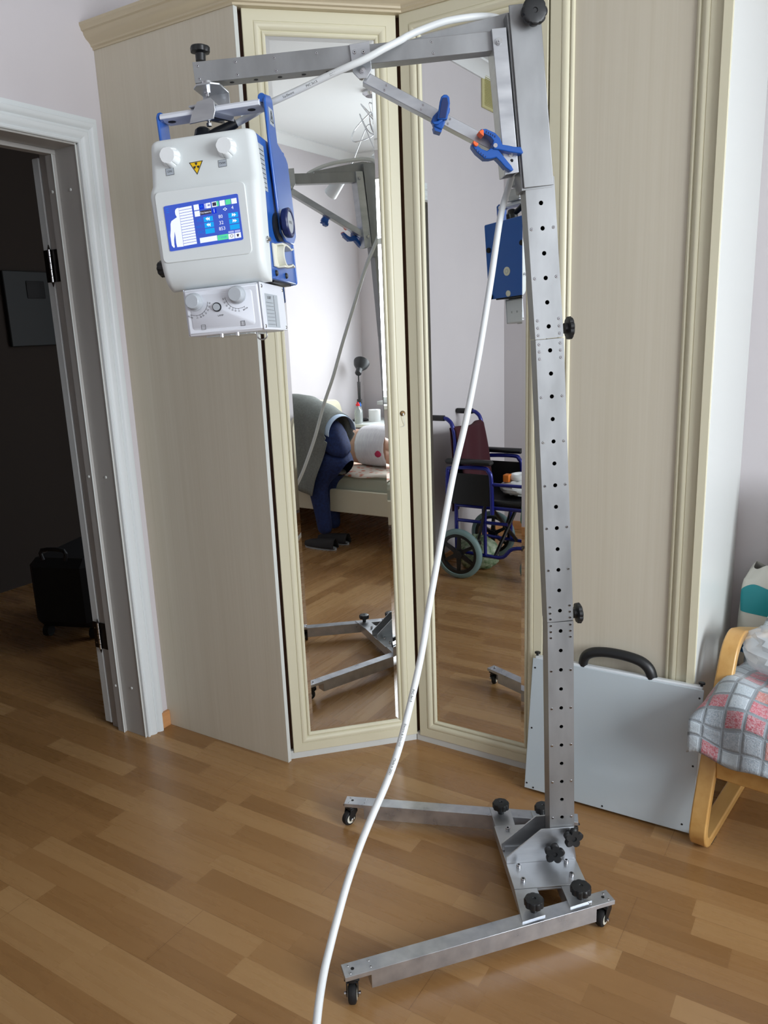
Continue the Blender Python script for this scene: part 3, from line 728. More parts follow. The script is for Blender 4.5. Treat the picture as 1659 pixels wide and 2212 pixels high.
cl = thing('spring_clamp', 'blue spring clamp with orange pads open around the brace beside the column', 'clamp', MS @ T(U(-0.126, 1.828, -0.06)), 'spring clamps on the diagonal brace')
cli = (MS.inverted() @ cl.matrix_world).inverted()
for pts, off, nm in ((CA, -0.052, 'jaw'), (CB, -0.048, 'jaw')):
    j = MB().add(*poly3(pts, off, 0.030), cli).build(nm, m_bluec, cl, bevel=0.0018)
for pts, nm in (([(-0.1598, 1.8602), (-0.1519, 1.8645), (-0.1489, 1.8626), (-0.149, 1.8509), (-0.1549, 1.8546)], 'pad'), ([(-0.1709, 1.8432), (-0.1601, 1.8366), (-0.1631, 1.8312), (-0.1681, 1.8322), (-0.172, 1.8378)], 'pad')):
    MB().add(*poly3(pts, -0.054, 0.030), cli).build(nm, m_orange, cl, bevel=0.001)
for pts in (CA, CB):
    for k in range(5):
        if pts is CA: x, z = -0.1435+0.0045*k, 1.8612-0.0023*k
        else: x, z = -0.1655+0.0048*k, 1.8262-0.0035*k
        MB().add(*poly3([(x, z), (x+0.002, z-0.001), (x+0.001, z-0.0045), (x-0.001, z-0.0035)], -0.0528, 0.001), cli).build('grip_slot', m_blued, cl)
p_ = U(-0.1275, 1.8285, -0.0525)
MB().cyl(p_+Vector((0, -0.002, 0)), p_+Vector((0, 0.034, 0)), 0.0045, n=16, M=cli).build('rivet', m_steel, cl)
cl2 = thing('spring_clamp', 'blue spring clamp hanging end-on at the middle of the diagonal brace', 'clamp', MS @ T(U(-0.238, 1.895, -0.05)), 'spring clamps on the diagonal brace')
cli = (MS.inverted() @ cl2.matrix_world).inverted()
CH = [(-0.2476, 1.886), (-0.2411, 1.9211), (-0.2381, 1.9298), (-0.2326, 1.9335), (-0.2262, 1.9335), (-0.2210, 1.9286), (-0.2198, 1.9163), (-0.2261, 1.885)]
CHi = [(-0.2440, 1.888), (-0.2380, 1.9205), (-0.2350, 1.9275), (-0.2262, 1.9275), (-0.2238, 1.9163), (-0.2300, 1.888)]
CBd = [(-0.2605, 1.8834), (-0.2564, 1.8923), (-0.2453, 1.9028), (-0.2235, 1.9103), (-0.2197, 1.9076), (-0.2208, 1.8996), (-0.23, 1.8845), (-0.2331, 1.8738), (-0.2383, 1.8658), (-0.2559, 1.8734), (-0.2567, 1.8788)]
MB().add(*poly3(CH, -0.062, 0.012), cli).build('handle', m_bluec, cl2, bevel=0.0022)
MB().add(*poly3(CHi, -0.0632, 0.0012), cli).build('handle_recess', m_blued, cl2, bevel=0.001)
MB().add(*poly3(CBd, -0.050, 0.020), cli).build('jaw', m_bluec, cl2, bevel=0.003)
MB().add(*poly3([(-0.2600, 1.8815), (-0.2550, 1.8760), (-0.2450, 1.8765), (-0.2330, 1.8860), (-0.2370, 1.8905), (-0.2470, 1.8830)], -0.058, 0.010), cli).build('handle', m_bluec, cl2, bevel=0.002)
MB().add(*poly3([(-0.2555, 1.8734), (-0.2383, 1.8658), (-0.2361, 1.871), (-0.2500, 1.862), (-0.2545, 1.866)][:3]+[(-0.2400, 1.8600), (-0.2530, 1.8640)], -0.046, 0.03), cli).build('jaw', m_bluec, cl2, bevel=0.002)
qa, qb = U(-0.2560, 1.8850, -0.05), U(-0.2290, 1.8950, -0.05)
MB().cyl(qa+Vector((0, 0.012, 0)), qb+Vector((0, 0.012, 0)), 0.0035, n=10, M=cli).build('spring_pin', m_steel, cl2)

# ------------------------------------------------------------------ X-ray unit hanging from the boom
HM = Matrix(((0.92412, -0.37720, -0.0609, -1.2662), (0.3781, 0.9257, 0.0031, 1.4606), (0.0552, -0.0259, 0.9981, 1.5604), (0, 0, 0, 1)))
# exact rotation: x right, y away from the viewer (back plate at y=0), z up
hx = Vector((0.9241, 0.3781, 0.0552)).normalized(); hz = Vector((-0.0609, 0.0031, 0.9981)); hz = (hz-hx*hz.dot(hx)).normalized(); hy = hz.cross(hx)
HM = Matrix(((hx.x, hy.x, hz.x, -1.2662), (hx.y, hy.y, hz.y, 1.4606), (hx.z, hy.z, hz.z, 1.5604), (0, 0, 0, 1)))
XU = thing('xray_unit', 'white and blue portable X-ray unit with lit touch screen hanging from the boom end', 'X-ray unit', HM)
W2 = 0.1124; HH = 0.2886
bc = MB()
bc.add(*(lambda P: ([(x, y, z) for y in (-0.004, 0.0) for x, z in P], [tuple(range(len(P))), tuple(range(2*len(P)-1, len(P)-1, -1))]+[(i, (i+1) % len(P), len(P)+(i+1) % len(P), len(P)+i) for i in range(len(P))]))(rrect(-W2-0.001, W2+0.001, 0.0, HH+0.002, 0.006)))
bc.box(-W2+0.002, W2-0.001, -0.192, -0.004, 0.001, HH-0.003)
body = bc.build('housing', m_blue, XU, bevel=0.0015)
MB().box(-W2+0.02, W2-0.01, -0.15, -0.02, -0.0035, 0.001).build('bottom_plate', m_black, body)
# lofted white front shell
prof = [(0.2045, HH+0.0035, 1-.014/W2), (0.2085, HH+0.0028, 1-.008/W2), (0.2105, HH+0.0005, 1-.0042/W2), (0.2120, HH-0.0035, 1-.0015/W2), (0.2130, HH-0.010, 1.0), (0.222, 0.203, 1.035), (0.231, 0.192, 1.045), (0.236, 0.182, 1.047), (0.2375, 0.12, 1.03), (0.238, 0.056, 1.01), (0.236, 0.034, 1.0), (0.230, 0.016, .995), (0.220, 0.003, .99), (0.207, -0.004, .985), (0.192, -0.006, .98)]
vs = []; fs = []; nx = 0
for d, z, kx in prof:
    w_ = W2*kx; r = min(0.016, max(0.002, (d-0.19)*0.75+0.001)); row = []
    row += [(-w_, -0.190, z)]
    row += [(-w_+r-r*math.cos(R(90*i/5)), -(d-r)-r*math.sin(R(90*i/5)), z) for i in range(6)]
    row += [(w_-r+r*math.sin(R(90*i/5)), -(d-r)-r*math.cos(R(90*i/5)), z) for i in range(6)]
    row += [(w_, -0.190, z)]
    nx = len(row); vs += row
for j in range(len(prof)-1):
    for i in range(nx-1): fs.append((j*nx+i, j*nx+i+1, (j+1)*nx+i+1, (j+1)*nx+i))
fs.append(tuple(range(nx))); fs.append(tuple((len(prof)-1)*nx+i for i in range(nx))[::-1])
shell = MB().add(vs, fs).build('front_shell', m_shell, XU, smooth=50)
# raised bezel
def plate(poly, y0, y1): 
    n = len(poly); return ([(x, y0, z) for x, z in poly]+[(x, y1, z) for x, z in poly], [tuple(range(n)), tuple(range(2*n-1, n-1, -1))]+[(i, (i+1) % n, n+(i+1) % n, n+i) for i in range(n)])
bz = rrect(-0.102, 0.091, 0.048, 0.187, 0.010, 4)
MB().add(*plate(bz, -0.2398, -0.2355)).build('bezel', m_shell, shell, bevel=0.0012)
# screen: local frame from its four corners, drawn in the screen's own units
SC0 = Vector((-0.0845, -0.2408, 0.0700)); SCu = Vector((0.1605, 0, 0.0060)); SCv = Vector((-0.0008, 0, 0.0885))
m_s_bg = mat('screen_blue', S(20,30,90), 0.2, emit=S(58,88,190), es=0.95)
m_s_w = mat('screen_white', S(60,60,60), 0.2, emit=S(236,242,255), es=1.05)
m_s_c = mat('screen_cyan', S(10,60,90), 0.2, emit=S(0,168,246), es=0.9)
m_s_g = mat('screen_green', S(10,80,60), 0.2, emit=S(96,226,164), es=0.9)
m_s_d = mat('screen_deep_blue', S(5,10,80), 0.2, emit=S(0,52,214), es=0.9)
m_s_k = mat('screen_dark', S(20,20,30), 0.2, emit=S(54,48,74), es=0.9)
m_s_t = mat('screen_teal_text', S(5,40,90), 0.2, emit=S(0,120,226), es=0.9)
m_s_l = mat('screen_lavender', S(30,30,60), 0.2, emit=S(180,190,245), es=0.9)
SM = [m_s_bg, m_s_w, m_s_c, m_s_g, m_s_d, m_s_k, m_s_t, m_s_l]
def suv(cx, cy):   # drawing units of a 1300 x 820 layout with slight skew -> 0..1
    # solve for u, v in  (130+1322u+110v', 375-203u+817v')
    a, b, c, d = 1322.0, 108.0, -203.0, 817.0; X, Y = cx-130, cy-375; det = a*d-b*c
    return ((X*d-b*Y)/det, 1-(a*Y-c*X)/det)
def sp3(u, v, k=0): return SC0+SCu*u+SCv*v+Vector((0, -0.00015*k, 0))
ui = MB()
def spoly(pts, mi, k, px=True):
    P = [sp3(*(suv(*p) if px else p), k) for p in pts]; ui.add([tuple(q) for q in P], [tuple(range(len(P)))], mi=mi)
def srect(u0, v0, u1, v1, mi, k): spoly([(u0, v0), (u1, v0), (u1, v1), (u0, v1)], mi, k, False)
spoly([(x, y) for x, y in rrect(0, 1, 0, 1, 0.03)], 0, 0, False)
spoly([(404,406),(372,412),(346,436),(338,470),(345,520),(372,572),(330,600),(272,640),(256,690),(258,800),(250,900),(262,1000),(275,1080),(300,1112),(318,1125),(330,1104),(322,1060),(318,980),(326,900),(330,830),(345,920),(355,1030),(372,1112),(490,1100)], 1, 1)
for k in range(14):
    t0, t1 = (k+0.06)/14, (k+0.90)/14
    L_ = lambda t: (408+88*t, 408+690*t); R_ = lambda t: (636+97*t, 368+688*t)
    spoly([L_(t0), R_(t0), R_(t1), L_(t1)], 1, 2)
def sq(cx, cy, w, h, mi, k=1):
    u, v = suv(cx, cy); dw, dh = w/1322/2, h/817/2; srect(u-dw, v-dh, u+dw, v+dh, mi, k)
sq(722,402,92,98,1); sq(812,392,88,90,4); sq(882,382,36,86,7); sq(938,374,80,92,1); sq(1048,352,100,92,1); sq(1042,352,66,62,5,2); sq(1102,342,38,88,3,2)
sq(1182,334,92,96,1); sq(1284,316,92,92,3); sq(1388,302,94,94,1); sq(738,516,92,98,1); sq(890,492,196,74,5); sq(1040,472,84,90,4); sq(944,368,44,40,7,2); sq(944,368,34,10,5,3)
for i, (x, y) in enumerate(((935,612), (951,718), (966,824))): sq(x, y, 164, 88, 2)
for x, y in ((1376,550), (1391,655), (1406,758)): sq(x, y, 170, 86, 2)
sq(940,975,308,92,1); sq(1196,940,190,92,3); sq(1348,926,106,96,1); sq(1340,848,96,36,7); sq(1462,908,106,96,1); sq(1452,832,96,36,7)
for x, y, s_ in ((930,610,-1), (946,716,-1), (1384,546,1), (1398,650,1)):
    for q in (0, 1):
        xx = x+s_*(q*34-14)*1.0; spoly([(xx-s_*16, y-32), (xx-s_*16, y+32), (xx+s_*24, y-3)], 1, 3)
spoly([(1192,446),(1232,414),(1270,438),(1236,472)], 1, 2); sq(1232,443,30,22,0,3)
def rng(cx, cy, r, mi, k):
    n = 16
    for i in range(n):
        a0, a1 = 2*PI*i/n, 2*PI*(i+1)/n
        spoly([(cx+r*math.cos(a0), cy+r*math.sin(a0)), (cx+r*math.cos(a1), cy+r*math.sin(a1)), (cx+r*.72*math.cos(a1), cy+r*.72*math.sin(a1)), (cx+r*.72*math.cos(a0), cy+r*.72*math.sin(a0))], mi, k)
rng(1352,920,28,5,3); spoly([(1430,905),(1462,880),(1490,900),(1476,904),(1478,930),(1446,934),(1446,908)], 5, 3)
def stext(body, cx, cy, h, mi, k=3):
    u, v = suv(cx, cy); p = sp3(u, v, k); xv = SCu.normalized(); zv = Vector((0, -1, 0)); yv = zv.cross(xv)
    M = Matrix(((xv.x, yv.x, zv.x, p.x), (xv.y, yv.y, zv.y, p.y), (xv.z, yv.z, zv.z, p.z), (0, 0, 0, 1)))
    ui.text(body, h, M, mi)
stext('80', 1154, 574, .0095, 1); stext('32', 1168, 684, .0095, 1); stext('853', 1184, 788, .0095, 1); stext('4', 1362, 420, .0095, 1); stext('1', 1040, 472, .0095, 1)
stext('кВ', 776, 634, .0082, 6); stext('мАс', 788, 745, .0082, 6); stext('МО', 812, 852, .0082, 6); stext('Плотность', 888, 495, .0048, 1); stext('Готов', 1198, 940, .0055, 6); stext('1.5', 808, 390, .0050, 2)
stext('Ξ', 205, 458, .0120, 6)
screen = ui.build('screen', SM, shell, smooth=0, clean=False)
# dials
def dial(x, z, y0, parent, r=0.0180, h=0.023, m=m_knobw, n=7):
    return MB().lobed((x, y0, z), (0.03, -1, 0.02), [(0, r*1.14, 0.5), (0.004, r*1.16, 1), (h*0.6, r*1.02, 1), (h*0.93, r*0.93, 1), (h, r*0.86, 0.4), (h, r*0.2, 0)], n=n, depth=0.17, seg=10, power=0.3).build('dial', m, parent)
dial(-0.0655, 0.2545, -0.2140, shell); dial(0.0555, 0.2575, -0.2140, shell)
# warning label and small plates lie on the sloping upper front (d 0.213 at z .276 to 0.222 at z .203)
sl_ = math.atan2(0.009, 0.0736)
def front(x, z, out=0.0004, rot=0.0):
    d = 0.213+(0.2766-z)*0.1223+out
    return T((x, -d, z)) @ RX(R(90)-sl_) @ RZ(rot)
wl = MB(); F = front(-0.0125, 0.2315, rot=R(2))
def tri2(r, zz, mi, fl=-1):
    P = [(r*math.sin(R(120*i))*1.0, fl*r*math.cos(R(120*i)), zz) for i in range(3)]; wl.add(P, [(0,1,2)], F, mi)
tri2(0.0175, 0.0, 1); tri2(0.0145, 0.0002, 0)
for k in range(3):
    a0 = R(90+120*k); P = [(0.0014*math.cos(a0-R(25)), 0.0014*math.sin(a0-R(25)), .0004)]+[(0.0068*math.cos(a0+R(q)), 0.0068*math.sin(a0+R(q)), .0004) for q in (-28, -14, 0, 14, 28)]+[(0.0014*math.cos(a0+R(25)), 0.0014*math.sin(a0+R(25)), .0004)]
    wl.add(P, [tuple(range(len(P)))], F, 1)
wl.build('radiation_warning_sign', [m_yel, m_ink], shell, smooth=0, clean=False)
for x, z, tx in ((-0.0705, 0.2275, 'ON'), (0.0435, 0.2295, 'TVW')):
    F = front(x, z, rot=R(2)); lb = MB().box(-0.0088, 0.0088, -0.0070, 0.0070, 0, 0.0003, F, 1).box(-0.0082, 0.0082, -0.0064, 0.0064, 0.0003, 0.0005, F, 0)
    lb.text(tx, 0.0062, F @ T((0, 0, 0.0007)), 1); lb.build('label_plate', [m_label, m_ink], shell, smooth=0, clean=False)
# side: push button on the shell, rating label, holder clip, screws
MB().cyl((W2+0.001, -0.208, 0.076), (W2+0.010, -0.208, 0.076), 0.006, n=20, prof=[(0, .0068), (.4, .0068), (.45, .005), (1, .0046)]).build('push_button', m_steel, shell)
lb = MB().box(W2-0.001, W2-0.0003, -0.187, -0.152, 0.178, 0.268)
for k in range(9): lb.box(W2-0.0003, W2-0.0001, -0.184, -0.156, 0.184+k*0.009, 0.1855+k*0.009, mi=1)
lb.build('rating_label', [m_label, m_ink], body, smooth=0)
hc_ = MB()
hc_.cbox(W2-0.001, W2+0.004, -0.172, -0.142, 0.026, 0.074, 0.001)
for s_ in (-1, 1):
    pts = [(W2+0.008, -0.150, 0.050+s_*0.023), (W2+0.010, -0.128, 0.050+s_*0.0225), (W2+0.011, -0.108, 0.050+s_*0.0195), (W2+0.011, -0.094, 0.050+s_*0.0155), (W2+0.011, -0.080, 0.050+s_*0.0190)]
    hc_.band(pts, (0.020, 0, 0), 0.004)
ar = [(-0.130+0.020*math.cos(R(a)), 0.050+0.020*math.sin(R(a))) for a in range(90, 271, 18)]
ar2 = [(-0.130+0.025*math.cos(R(a)), 0.050+0.0245*math.sin(R(a))) for a in range(270, 89, -18)]
hc_.prism(ar+ar2, 'x', W2, W2+0.020)
hc_.build('holder_clip', m_ivory, XU, bevel=0.0015)
for y, z in ((-0.158, 0.014), (-0.085, 0.014)):
    MB().cyl((W2-0.001, y, z), (W2+0.003, y, z), 0.0055, n=16, prof=[(0, .0066), (.3, .0066), (1, .0048)]).build('screw', m_black, body)
# feet and buttons on the back
for x, z in ((-0.093, 0.191), (-0.097, 0.010), (0.090, 0.192), (0.097, 0.010)):
    MB().cyl((x, 0, z), (x, 0.009, z), 0.0095, n=20, prof=[(0, .010), (.8, .010), (1, .0085)]).build('rubber_foot', m_rubber, body)
e = MB().cyl((0.000, 0, 0.098), (0.000, 0.003, 0.098), 0.017, n=30).cyl((0.000, 0.003, 0.098), (0.000, 0.0034, 0.098), 0.0085, n=24, mi=1).cyl((0.000, 0.0034, 0.098), (0.000, 0.0036, 0.098), 0.0062, n=24)
e.build('round_emblem', [m_ivory, m_greyk], body)
MB().cyl((0.001, 0, 0.013), (0.001, 0.005, 0.013), 0.012, n=24, prof=[(0, .012), (.7, .012), (1, .009)]).build('push_button', m_ivory, body)
# knob on the left side
MB().lobed((-W2, -0.150, 0.050), (-1, 0, 0), [(0, .012, 0), (.012, .012, 0), (.013, .018, 1), (.038, .018, 1), (.042, .014, 1)], n=8, depth=0.18, seg=5).build('side_knob', m_black, XU)
# yoke: two arms, white grip bar, handwheel
for sx in (-1, 1):
    P = [(-0.134, 0.362), (-0.126, 0.374), (-0.094, 0.380), (-0.082, 0.374), (-0.077, 0.290), (-0.022, 0.272), (-0.010, 0.262), (-0.002, 0.165), (-0.004, 0.105), (-0.03, 0.085), (-0.09, 0.085), (-0.122, 0.100), (-0.124, 0.131), (-0.134, 0.286)]
    if sx < 0: P = [(-0.134, 0.360), (-0.126, 0.370), (-0.094, 0.372), (-0.082, 0.366), (-0.080, 0.20), (-0.092, 0.09), (-0.118, 0.09), (-0.130, 0.20)]
    x0 = 0.1165 if sx > 0 else -0.1225
    arm = MB().prism(P, 'x', x0, x0+0.006).build('yoke_arm', m_blue, XU, bevel=0.0022)
    xc = x0+0.003-sx*0.006; zt = 0.372 if sx > 0 else 0.3645
    MB().cyl((xc, -0.130, zt-0.004), (xc, -0.088, zt), 0.0085, n=14).build('rounded_corner', m_blue, arm)
    if sx > 0:
        MB().box(x0+0.006, x0+0.0064, -0.120, -0.090, 0.318, 0.352).build('sticker', m_label, arm)
        tr = MB()
        for (a0, b0), (a1, b1) in (((-0.113, 0.326), (-0.105, 0.347)), ((-0.105, 0.347), (-0.096, 0.324)), ((-0.096, 0.324), (-0.113, 0.326)), ((-0.107, 0.330), (-0.102, 0.338))):
            tr.tube([(x0+0.0066, a0, b0), (x0+0.0066, a1, b1)], 0.0008, n=5)
        tr.build('warning_triangle', m_ink, arm)
gb = MB().prism([(-0.136, 0.3605), (-0.130, 0.3660), (-0.086, 0.3660), (-0.082, 0.3605), (-0.082, 0.3535), (-0.136, 0.3535)], 'x', -0.1135, 0.1085)
gb = gb.build('grip_bar', m_colw, XU, bevel=0.001)
for x in (-0.097, 0.083): MB().cyl((x, -0.110, 0.3530), (x, -0.110, 0.3536), 0.0085, n=20, M=T((0,0,0))).build('rubber_plug', m_rubber, gb)
hw = MB().lobed((0.1180, -0.110, 0.120), (1, 0, 0), [(0, .013, 0), (.008, .013, 0), (.0085, .026, 0), (.012, .0305, 1), (.022, .0315, 1), (.025, .029, .5), (.025, .024, 0), (.0225, .0225, 0)], n=9, depth=0.05, seg=6)
hw = hw.build('handwheel', m_navy, XU)
MB().cyl((0.1400, -0.110, 0.120), (0.1412, -0.110, 0.120), 0.0225, n=32).build('wheel_cap', m_greyk, hw)
hp = Vector((0.1416, -0.110, 0.120))
MB().text('LOCK', 0.008, Matrix(((0, 0, 1, hp.x), (1, 0, 0, hp.y), (0, 1, 0, hp.z), (0, 0, 0, 1)))).build('lettering', m_ink, hw, smooth=0, clean=False)
MB().cyl((W2, -0.118, 0.112), (0.1180, -0.118, 0.112), 0.0300, n=30).build('friction_disc', m_black, XU)
# collimator box
cx0, cx1, cy0, cy1, cz0, cz1 = -0.078, 0.0905, -0.222, -0.058, -0.1035, -0.006
MB().box(-0.07, 0.07, -0.19, -0.07, -0.012, 0.004).build('neck_plate', m_black, XU)
cb = MB().cbox(cx0, cx1, cy0, cy1, cz0, cz1, 0.0055).build('collimator', m_colw, XU, bevel=0.0015)
MB().cbox(cx1-0.001, cx1+0.003, cy0+0.001, cy1, cz0+0.001, cz1, 0.001).build('side_cover', m_colw, cb, bevel=0.001)
MB().cbox(cx0-0.0006, cx0+0.001, cy0+0.006, cy1, cz0+0.001, cz1, 0.001).build('side_cover', m_colw, cb, bevel=0.001)
fr_ = rrect(cx0+0.014, cx1-0.016, cz0+0.013, cz1-0.013, 0.006)
fo = [(x*1.0, z) for x, z in fr_]; n = len(fo)
inner = [((x-0.004)*0.985+0.004, (z+0.055)*0.972-0.055) for x, z in fo]
MB().add([(x, cy0-0.0002, z) for x, z in fo]+[(x, cy0-0.0012, z) for x, z in inner], [(i, (i+1) % n, n+(i+1) % n, n+i) for i in range(n)]+[tuple(range(n, 2*n))]).build('control_plate', m_colw, cb, smooth=60)
yk = cy0-0.0014
for x, z in ((-0.052, -0.033), (0.043, -0.0275)):
    MB().lobed((x, yk, z), (0.0, -1, 0.02), [(0, .0185, 0), (.003, .0185, 0), (.004, .0165, 0), (.017, .0145, 0), (.018, .0135, 0)], n=6, depth=0, seg=6).build('knob', m_greyk, cb)
MB().cyl((-0.0045, yk, -0.048), (-0.0045, yk-0.0025, -0.048), 0.0095, n=26).cyl((-0.0045, yk-0.0025, -0.048), (-0.0045, yk-0.0055, -0.048), 0.0072, n=26, mi=1).build('lamp_button', [m_ink, m_greyk], cb)
pr = MB()
def ptext(body, x, z, s_, rot=0): pr.text(body, s_, T((x, yk-0.0002, z)) @ RX(R(90)) @ RZ(R(rot)))
ptext('LAMP', 0.001, -0.0655, 0.0052)
vals = ['80/100', '15', '18', '20', '25', '30', '35', '40']
for cx, cz, a0, a1 in ((-0.052, -0.033, -118, -4), (0.043, -0.0275, -176, -62)):
    n = 24; rr_ = 0.0275
    for i in range(n):
        q0, q1 = R(a0+(a1-a0)*i/n), R(a0+(a1-a0)*(i+1)/n)
        P = [(cx+rr_*math.cos(q0), cz+rr_*math.sin(q0)), (cx+rr_*math.cos(q1), cz+rr_*math.sin(q1)), (cx+(rr_+.0006)*math.cos(q1), cz+(rr_+.0006)*math.sin(q1)), (cx+(rr_+.0006)*math.cos(q0), cz+(rr_+.0006)*math.sin(q0))]
        pr.add([(x, yk-0.0002, z) for x, z in P], [(0,1,2,3)])
    seq = vals if cx < 0 else vals[::-1]
    pos = [0.02, 0.26, 0.38, 0.48, 0.60, 0.72, 0.84, 0.95] if cx < 0 else [0.05, 0.17, 0.29, 0.41, 0.52, 0.62, 0.74, 0.97]
    for t, s_ in zip(pos, seq):
        q = R(a0+(a1-a0)*t); c, sn = math.cos(q), math.sin(q)
        P = [(rr_, -.0002), (rr_+.003, -.0002), (rr_+.003, .0003), (rr_, .0003)]
        pr.add([(cx+u*c-v*sn, yk-0.0002, cz+u*sn+v*c) for u, v in P], [(0,1,2,3)])
        ptext(s_, cx+(rr_+.0055)*c, cz+(rr_+.0055)*sn, 0.0042, math.degrees(q)+90)
for cx, vert in ((-0.040, False), (0.0475, True)):
    zc = -0.086
    for s_ in (-1, 1):
        pr.box(cx-0.0045, cx+0.0045, yk-0.0003, yk, zc+s_*0.0048-0.0003, zc+s_*0.0048+0.0003); pr.box(cx+s_*0.0045-0.0003, cx+s_*0.0045+0.0003, yk-0.0003, yk, zc-0.0048, zc+0.0048)
        if vert: pr.box(cx+s_*0.002-0.0002, cx+s_*0.002+0.0002, yk-0.0003, yk, zc-0.0048, zc+0.0048)
        else: pr.box(cx-0.0045, cx+0.0045, yk-0.0003, yk, zc+s_*0.002-0.0002, zc+s_*0.002+0.0002)
pr.build('scale_print', m_ink, cb, smooth=0, clean=False)
for y in (cy0+0.008, cy1-0.008):
    for z in (cz0+0.008, cz1-0.008): screw(cb, (cx1+0.003, y, z), (1, 0, 0), 0.004, 0.0012)
nl = MB().box(cx1+0.003, cx1+0.0034, -0.200, -0.112, cz0+0.006, cz1-0.022)
nl2 = MB()
for k in range(7): nl2.box(cx1+0.0034, cx1+0.0036, -0.196, -0.146, cz0+0.012+k*0.0075, cz0+0.0126+k*0.0075)
nl2.box(cx1+0.0034, cx1+0.0036, -0.141, -0.139, cz0+0.008, cz1-0.024)
nlo = nl.build('name_plate', m_label, cb)
nl2.build('print_lines', m_ink, nlo, smooth=0)
hp = Vector((cx1+0.0037, -0.172, cz1-0.030))
MB().text('X-RAY', 0.010, Matrix(((0, 0, 1, hp.x), (1, 0, 0, hp.y), (0, 1, 0, hp.z), (0, 0, 0, 1)))).build('lettering', m_ink, nlo, smooth=0, clean=False)
lw = MB().box(-0.05, 0.05, -0.19, -0.09, cz0-0.003, cz0+0.001).build('exit_window', mat('clear_plate', S(190,196,196), 0.1), cb)
for x in (-0.005, 0.030): MB().cyl((x, -0.215, cz0+0.001), (x, -0.215, cz0-0.006), 0.004, n=10).build('bolt', m_steel, cb)
MB().tube([(0.052, -0.15, cz0), (0.052, -0.15, cz0-0.012), (0.062, -0.15, cz0-0.017), (0.072, -0.15, cz0-0.012), (0.072, -0.15, cz0)], 0.0016, n=8, smooth=4).build('wire_loop', m_steel, cb)
for x, s_ in ((-0.045, 1), (-0.015, 1), (0.015, 1), (0.04, 1)): MB().box(x-0.003, x+0.003, cy1, cy1+0.001, -0.062, -0.054).build('vent_slot', m_greyk, cb)
# suspension bracket between boom end and grip bar (belongs to the stand)
BI = MSi @ HM
sbk = MB()
sbk.prism([(-0.036, -0.118), (-0.022, -0.137), (0.008, -0.137), (0.024, -0.122), (0.024, -0.066), (-0.036, -0.066)], 'z', 0.4065, 0.4105, BI)
sbk.prism([(-0.036, 0.4105), (0.024, 0.4105), (0.024, 0.372), (0.018, 0.3675), (-0.036, 0.3675)], 'y', -0.070, -0.066, BI)
sbk.prism([(-0.044, -0.140), (0.014, -0.140), (0.014, -0.066), (-0.044, -0.066)], 'z', 0.3668, 0.3708, BI)
sbk.prism([(-0.0455, 0.334), (0.0085, 0.337), (0.0145, 0.352), (0.0145, 0.3705), (0.007, 0.3785), (-0.023, 0.3745), (-0.038, 0.352)], 'y', -0.1435, -0.1395, BI)
sbo = sbk.build('suspension_bracket', m_alu, ST, bevel=0.0008)
MB().prism([(-0.034, -0.138), (-0.028, -0.138), (0.012, -0.085), (0.006, -0.085)], 'z', 0.343, 0.3535, BI).prism([(-0.002, -0.138), (0.006, -0.138), (0.034, -0.085), (0.027, -0.085)], 'z', 0.343, 0.3535, BI).build('clamping_strap', m_steel, sbo)
kb = MB()
for p0, p1, r_ in (((-0.010, -0.122, 0.3535), (-0.010, -0.122, 0.330), .003), ((-0.010, -0.122, 0.336), (-0.010, -0.122, 0.330), .006), ((-0.010, -0.108, 0.4065), (-0.010, -0.108, 0.3985), .0075), ((-0.010, -0.108, 0.3985), (-0.010, -0.108, 0.392), .004)):
    kb.cyl(p0, p1, r_, n=6 if r_ > .005 else 12, M=BI)
kb.build('hex_bolt', m_steel, sbo)
MB().cyl((-0.010, -0.104, 0.4105), (-0.010, -0.104, 0.4215), 0.013, n=24, M=BI).build('washer', m_steel, sbo)

# ------------------------------------------------------------------ power cable
def RM(p): return tuple(p)
def stp(x, y, z): return tuple(MS @ Vector((x, y, z)))
def hdp(x, y, z): return tuple(HM @ Vector((x, y, z)))
CP = [hdp(-0.030, -0.085, 0.322), hdp(0.003, -0.080, 0.331), hdp(0.035, -0.072, 0.343), hdp(0.077, -0.060, 0.362)]
MCb = [stp(-0.5984, 0.0620, 1.9436), stp(-0.5828, 0.0560, 1.9481), stp(-0.5315, 0.0380, 1.9630), stp(-0.4813, 0.0200, 1.9784), stp(-0.4323, 0.0040, 1.9930), stp(-0.3932, 0.0000, 2.0068), stp(-0.3537, 0.0040, 2.0264), stp(-0.3181, 0.0180, 2.0458), stp(-0.304, 0.029, 2.056), stp(-0.269, 0.039, 2.072), stp(-0.213, 0.046, 2.090), stp(-0.139, 0.060, 2.102), stp(-0.090, 0.085, 2.103), stp(-0.055, 0.108, 2.085), stp(-0.035, 0.118, 2.03), stp(-0.035, 0.112, 1.93), stp(-0.052, 0.102, 1.83), stp(-0.075, 0.082, 1.765)]
LOW = [(-0.751, 1.730, 1.696), (-0.746, 1.663, 1.553), (-0.744, 1.592, 1.395), (-0.752, 1.542, 1.26), (-0.761, 1.492, 1.143), (-0.768, 1.439, 1.0), (-0.766, 1.380, 0.881), (-0.759, 1.338, 0.813), (-0.754, 1.300, 0.760), (-0.745, 1.235, 0.688), (-0.741, 1.190, 0.640), (-0.744, 1.150, 0.594), (-0.750, 1.100, 0.544), (-0.754, 1.060, 0.502), (-0.755, 1.020, 0.458), (-0.7485, 0.975, 0.4186), (-0.7395, 0.935, 0.389), (-0.725, 0.890, 0.3642), (-0.700, 0.835, 0.333), (-0.66, 0.76, 0.27), (-0.60, 0.66, 0.14), (-0.50, 0.52, 0.03), (-0.36, 0.36, 0.009), (-0.15, 0.30, 0.009)]
pts = CP+MCb+LOW
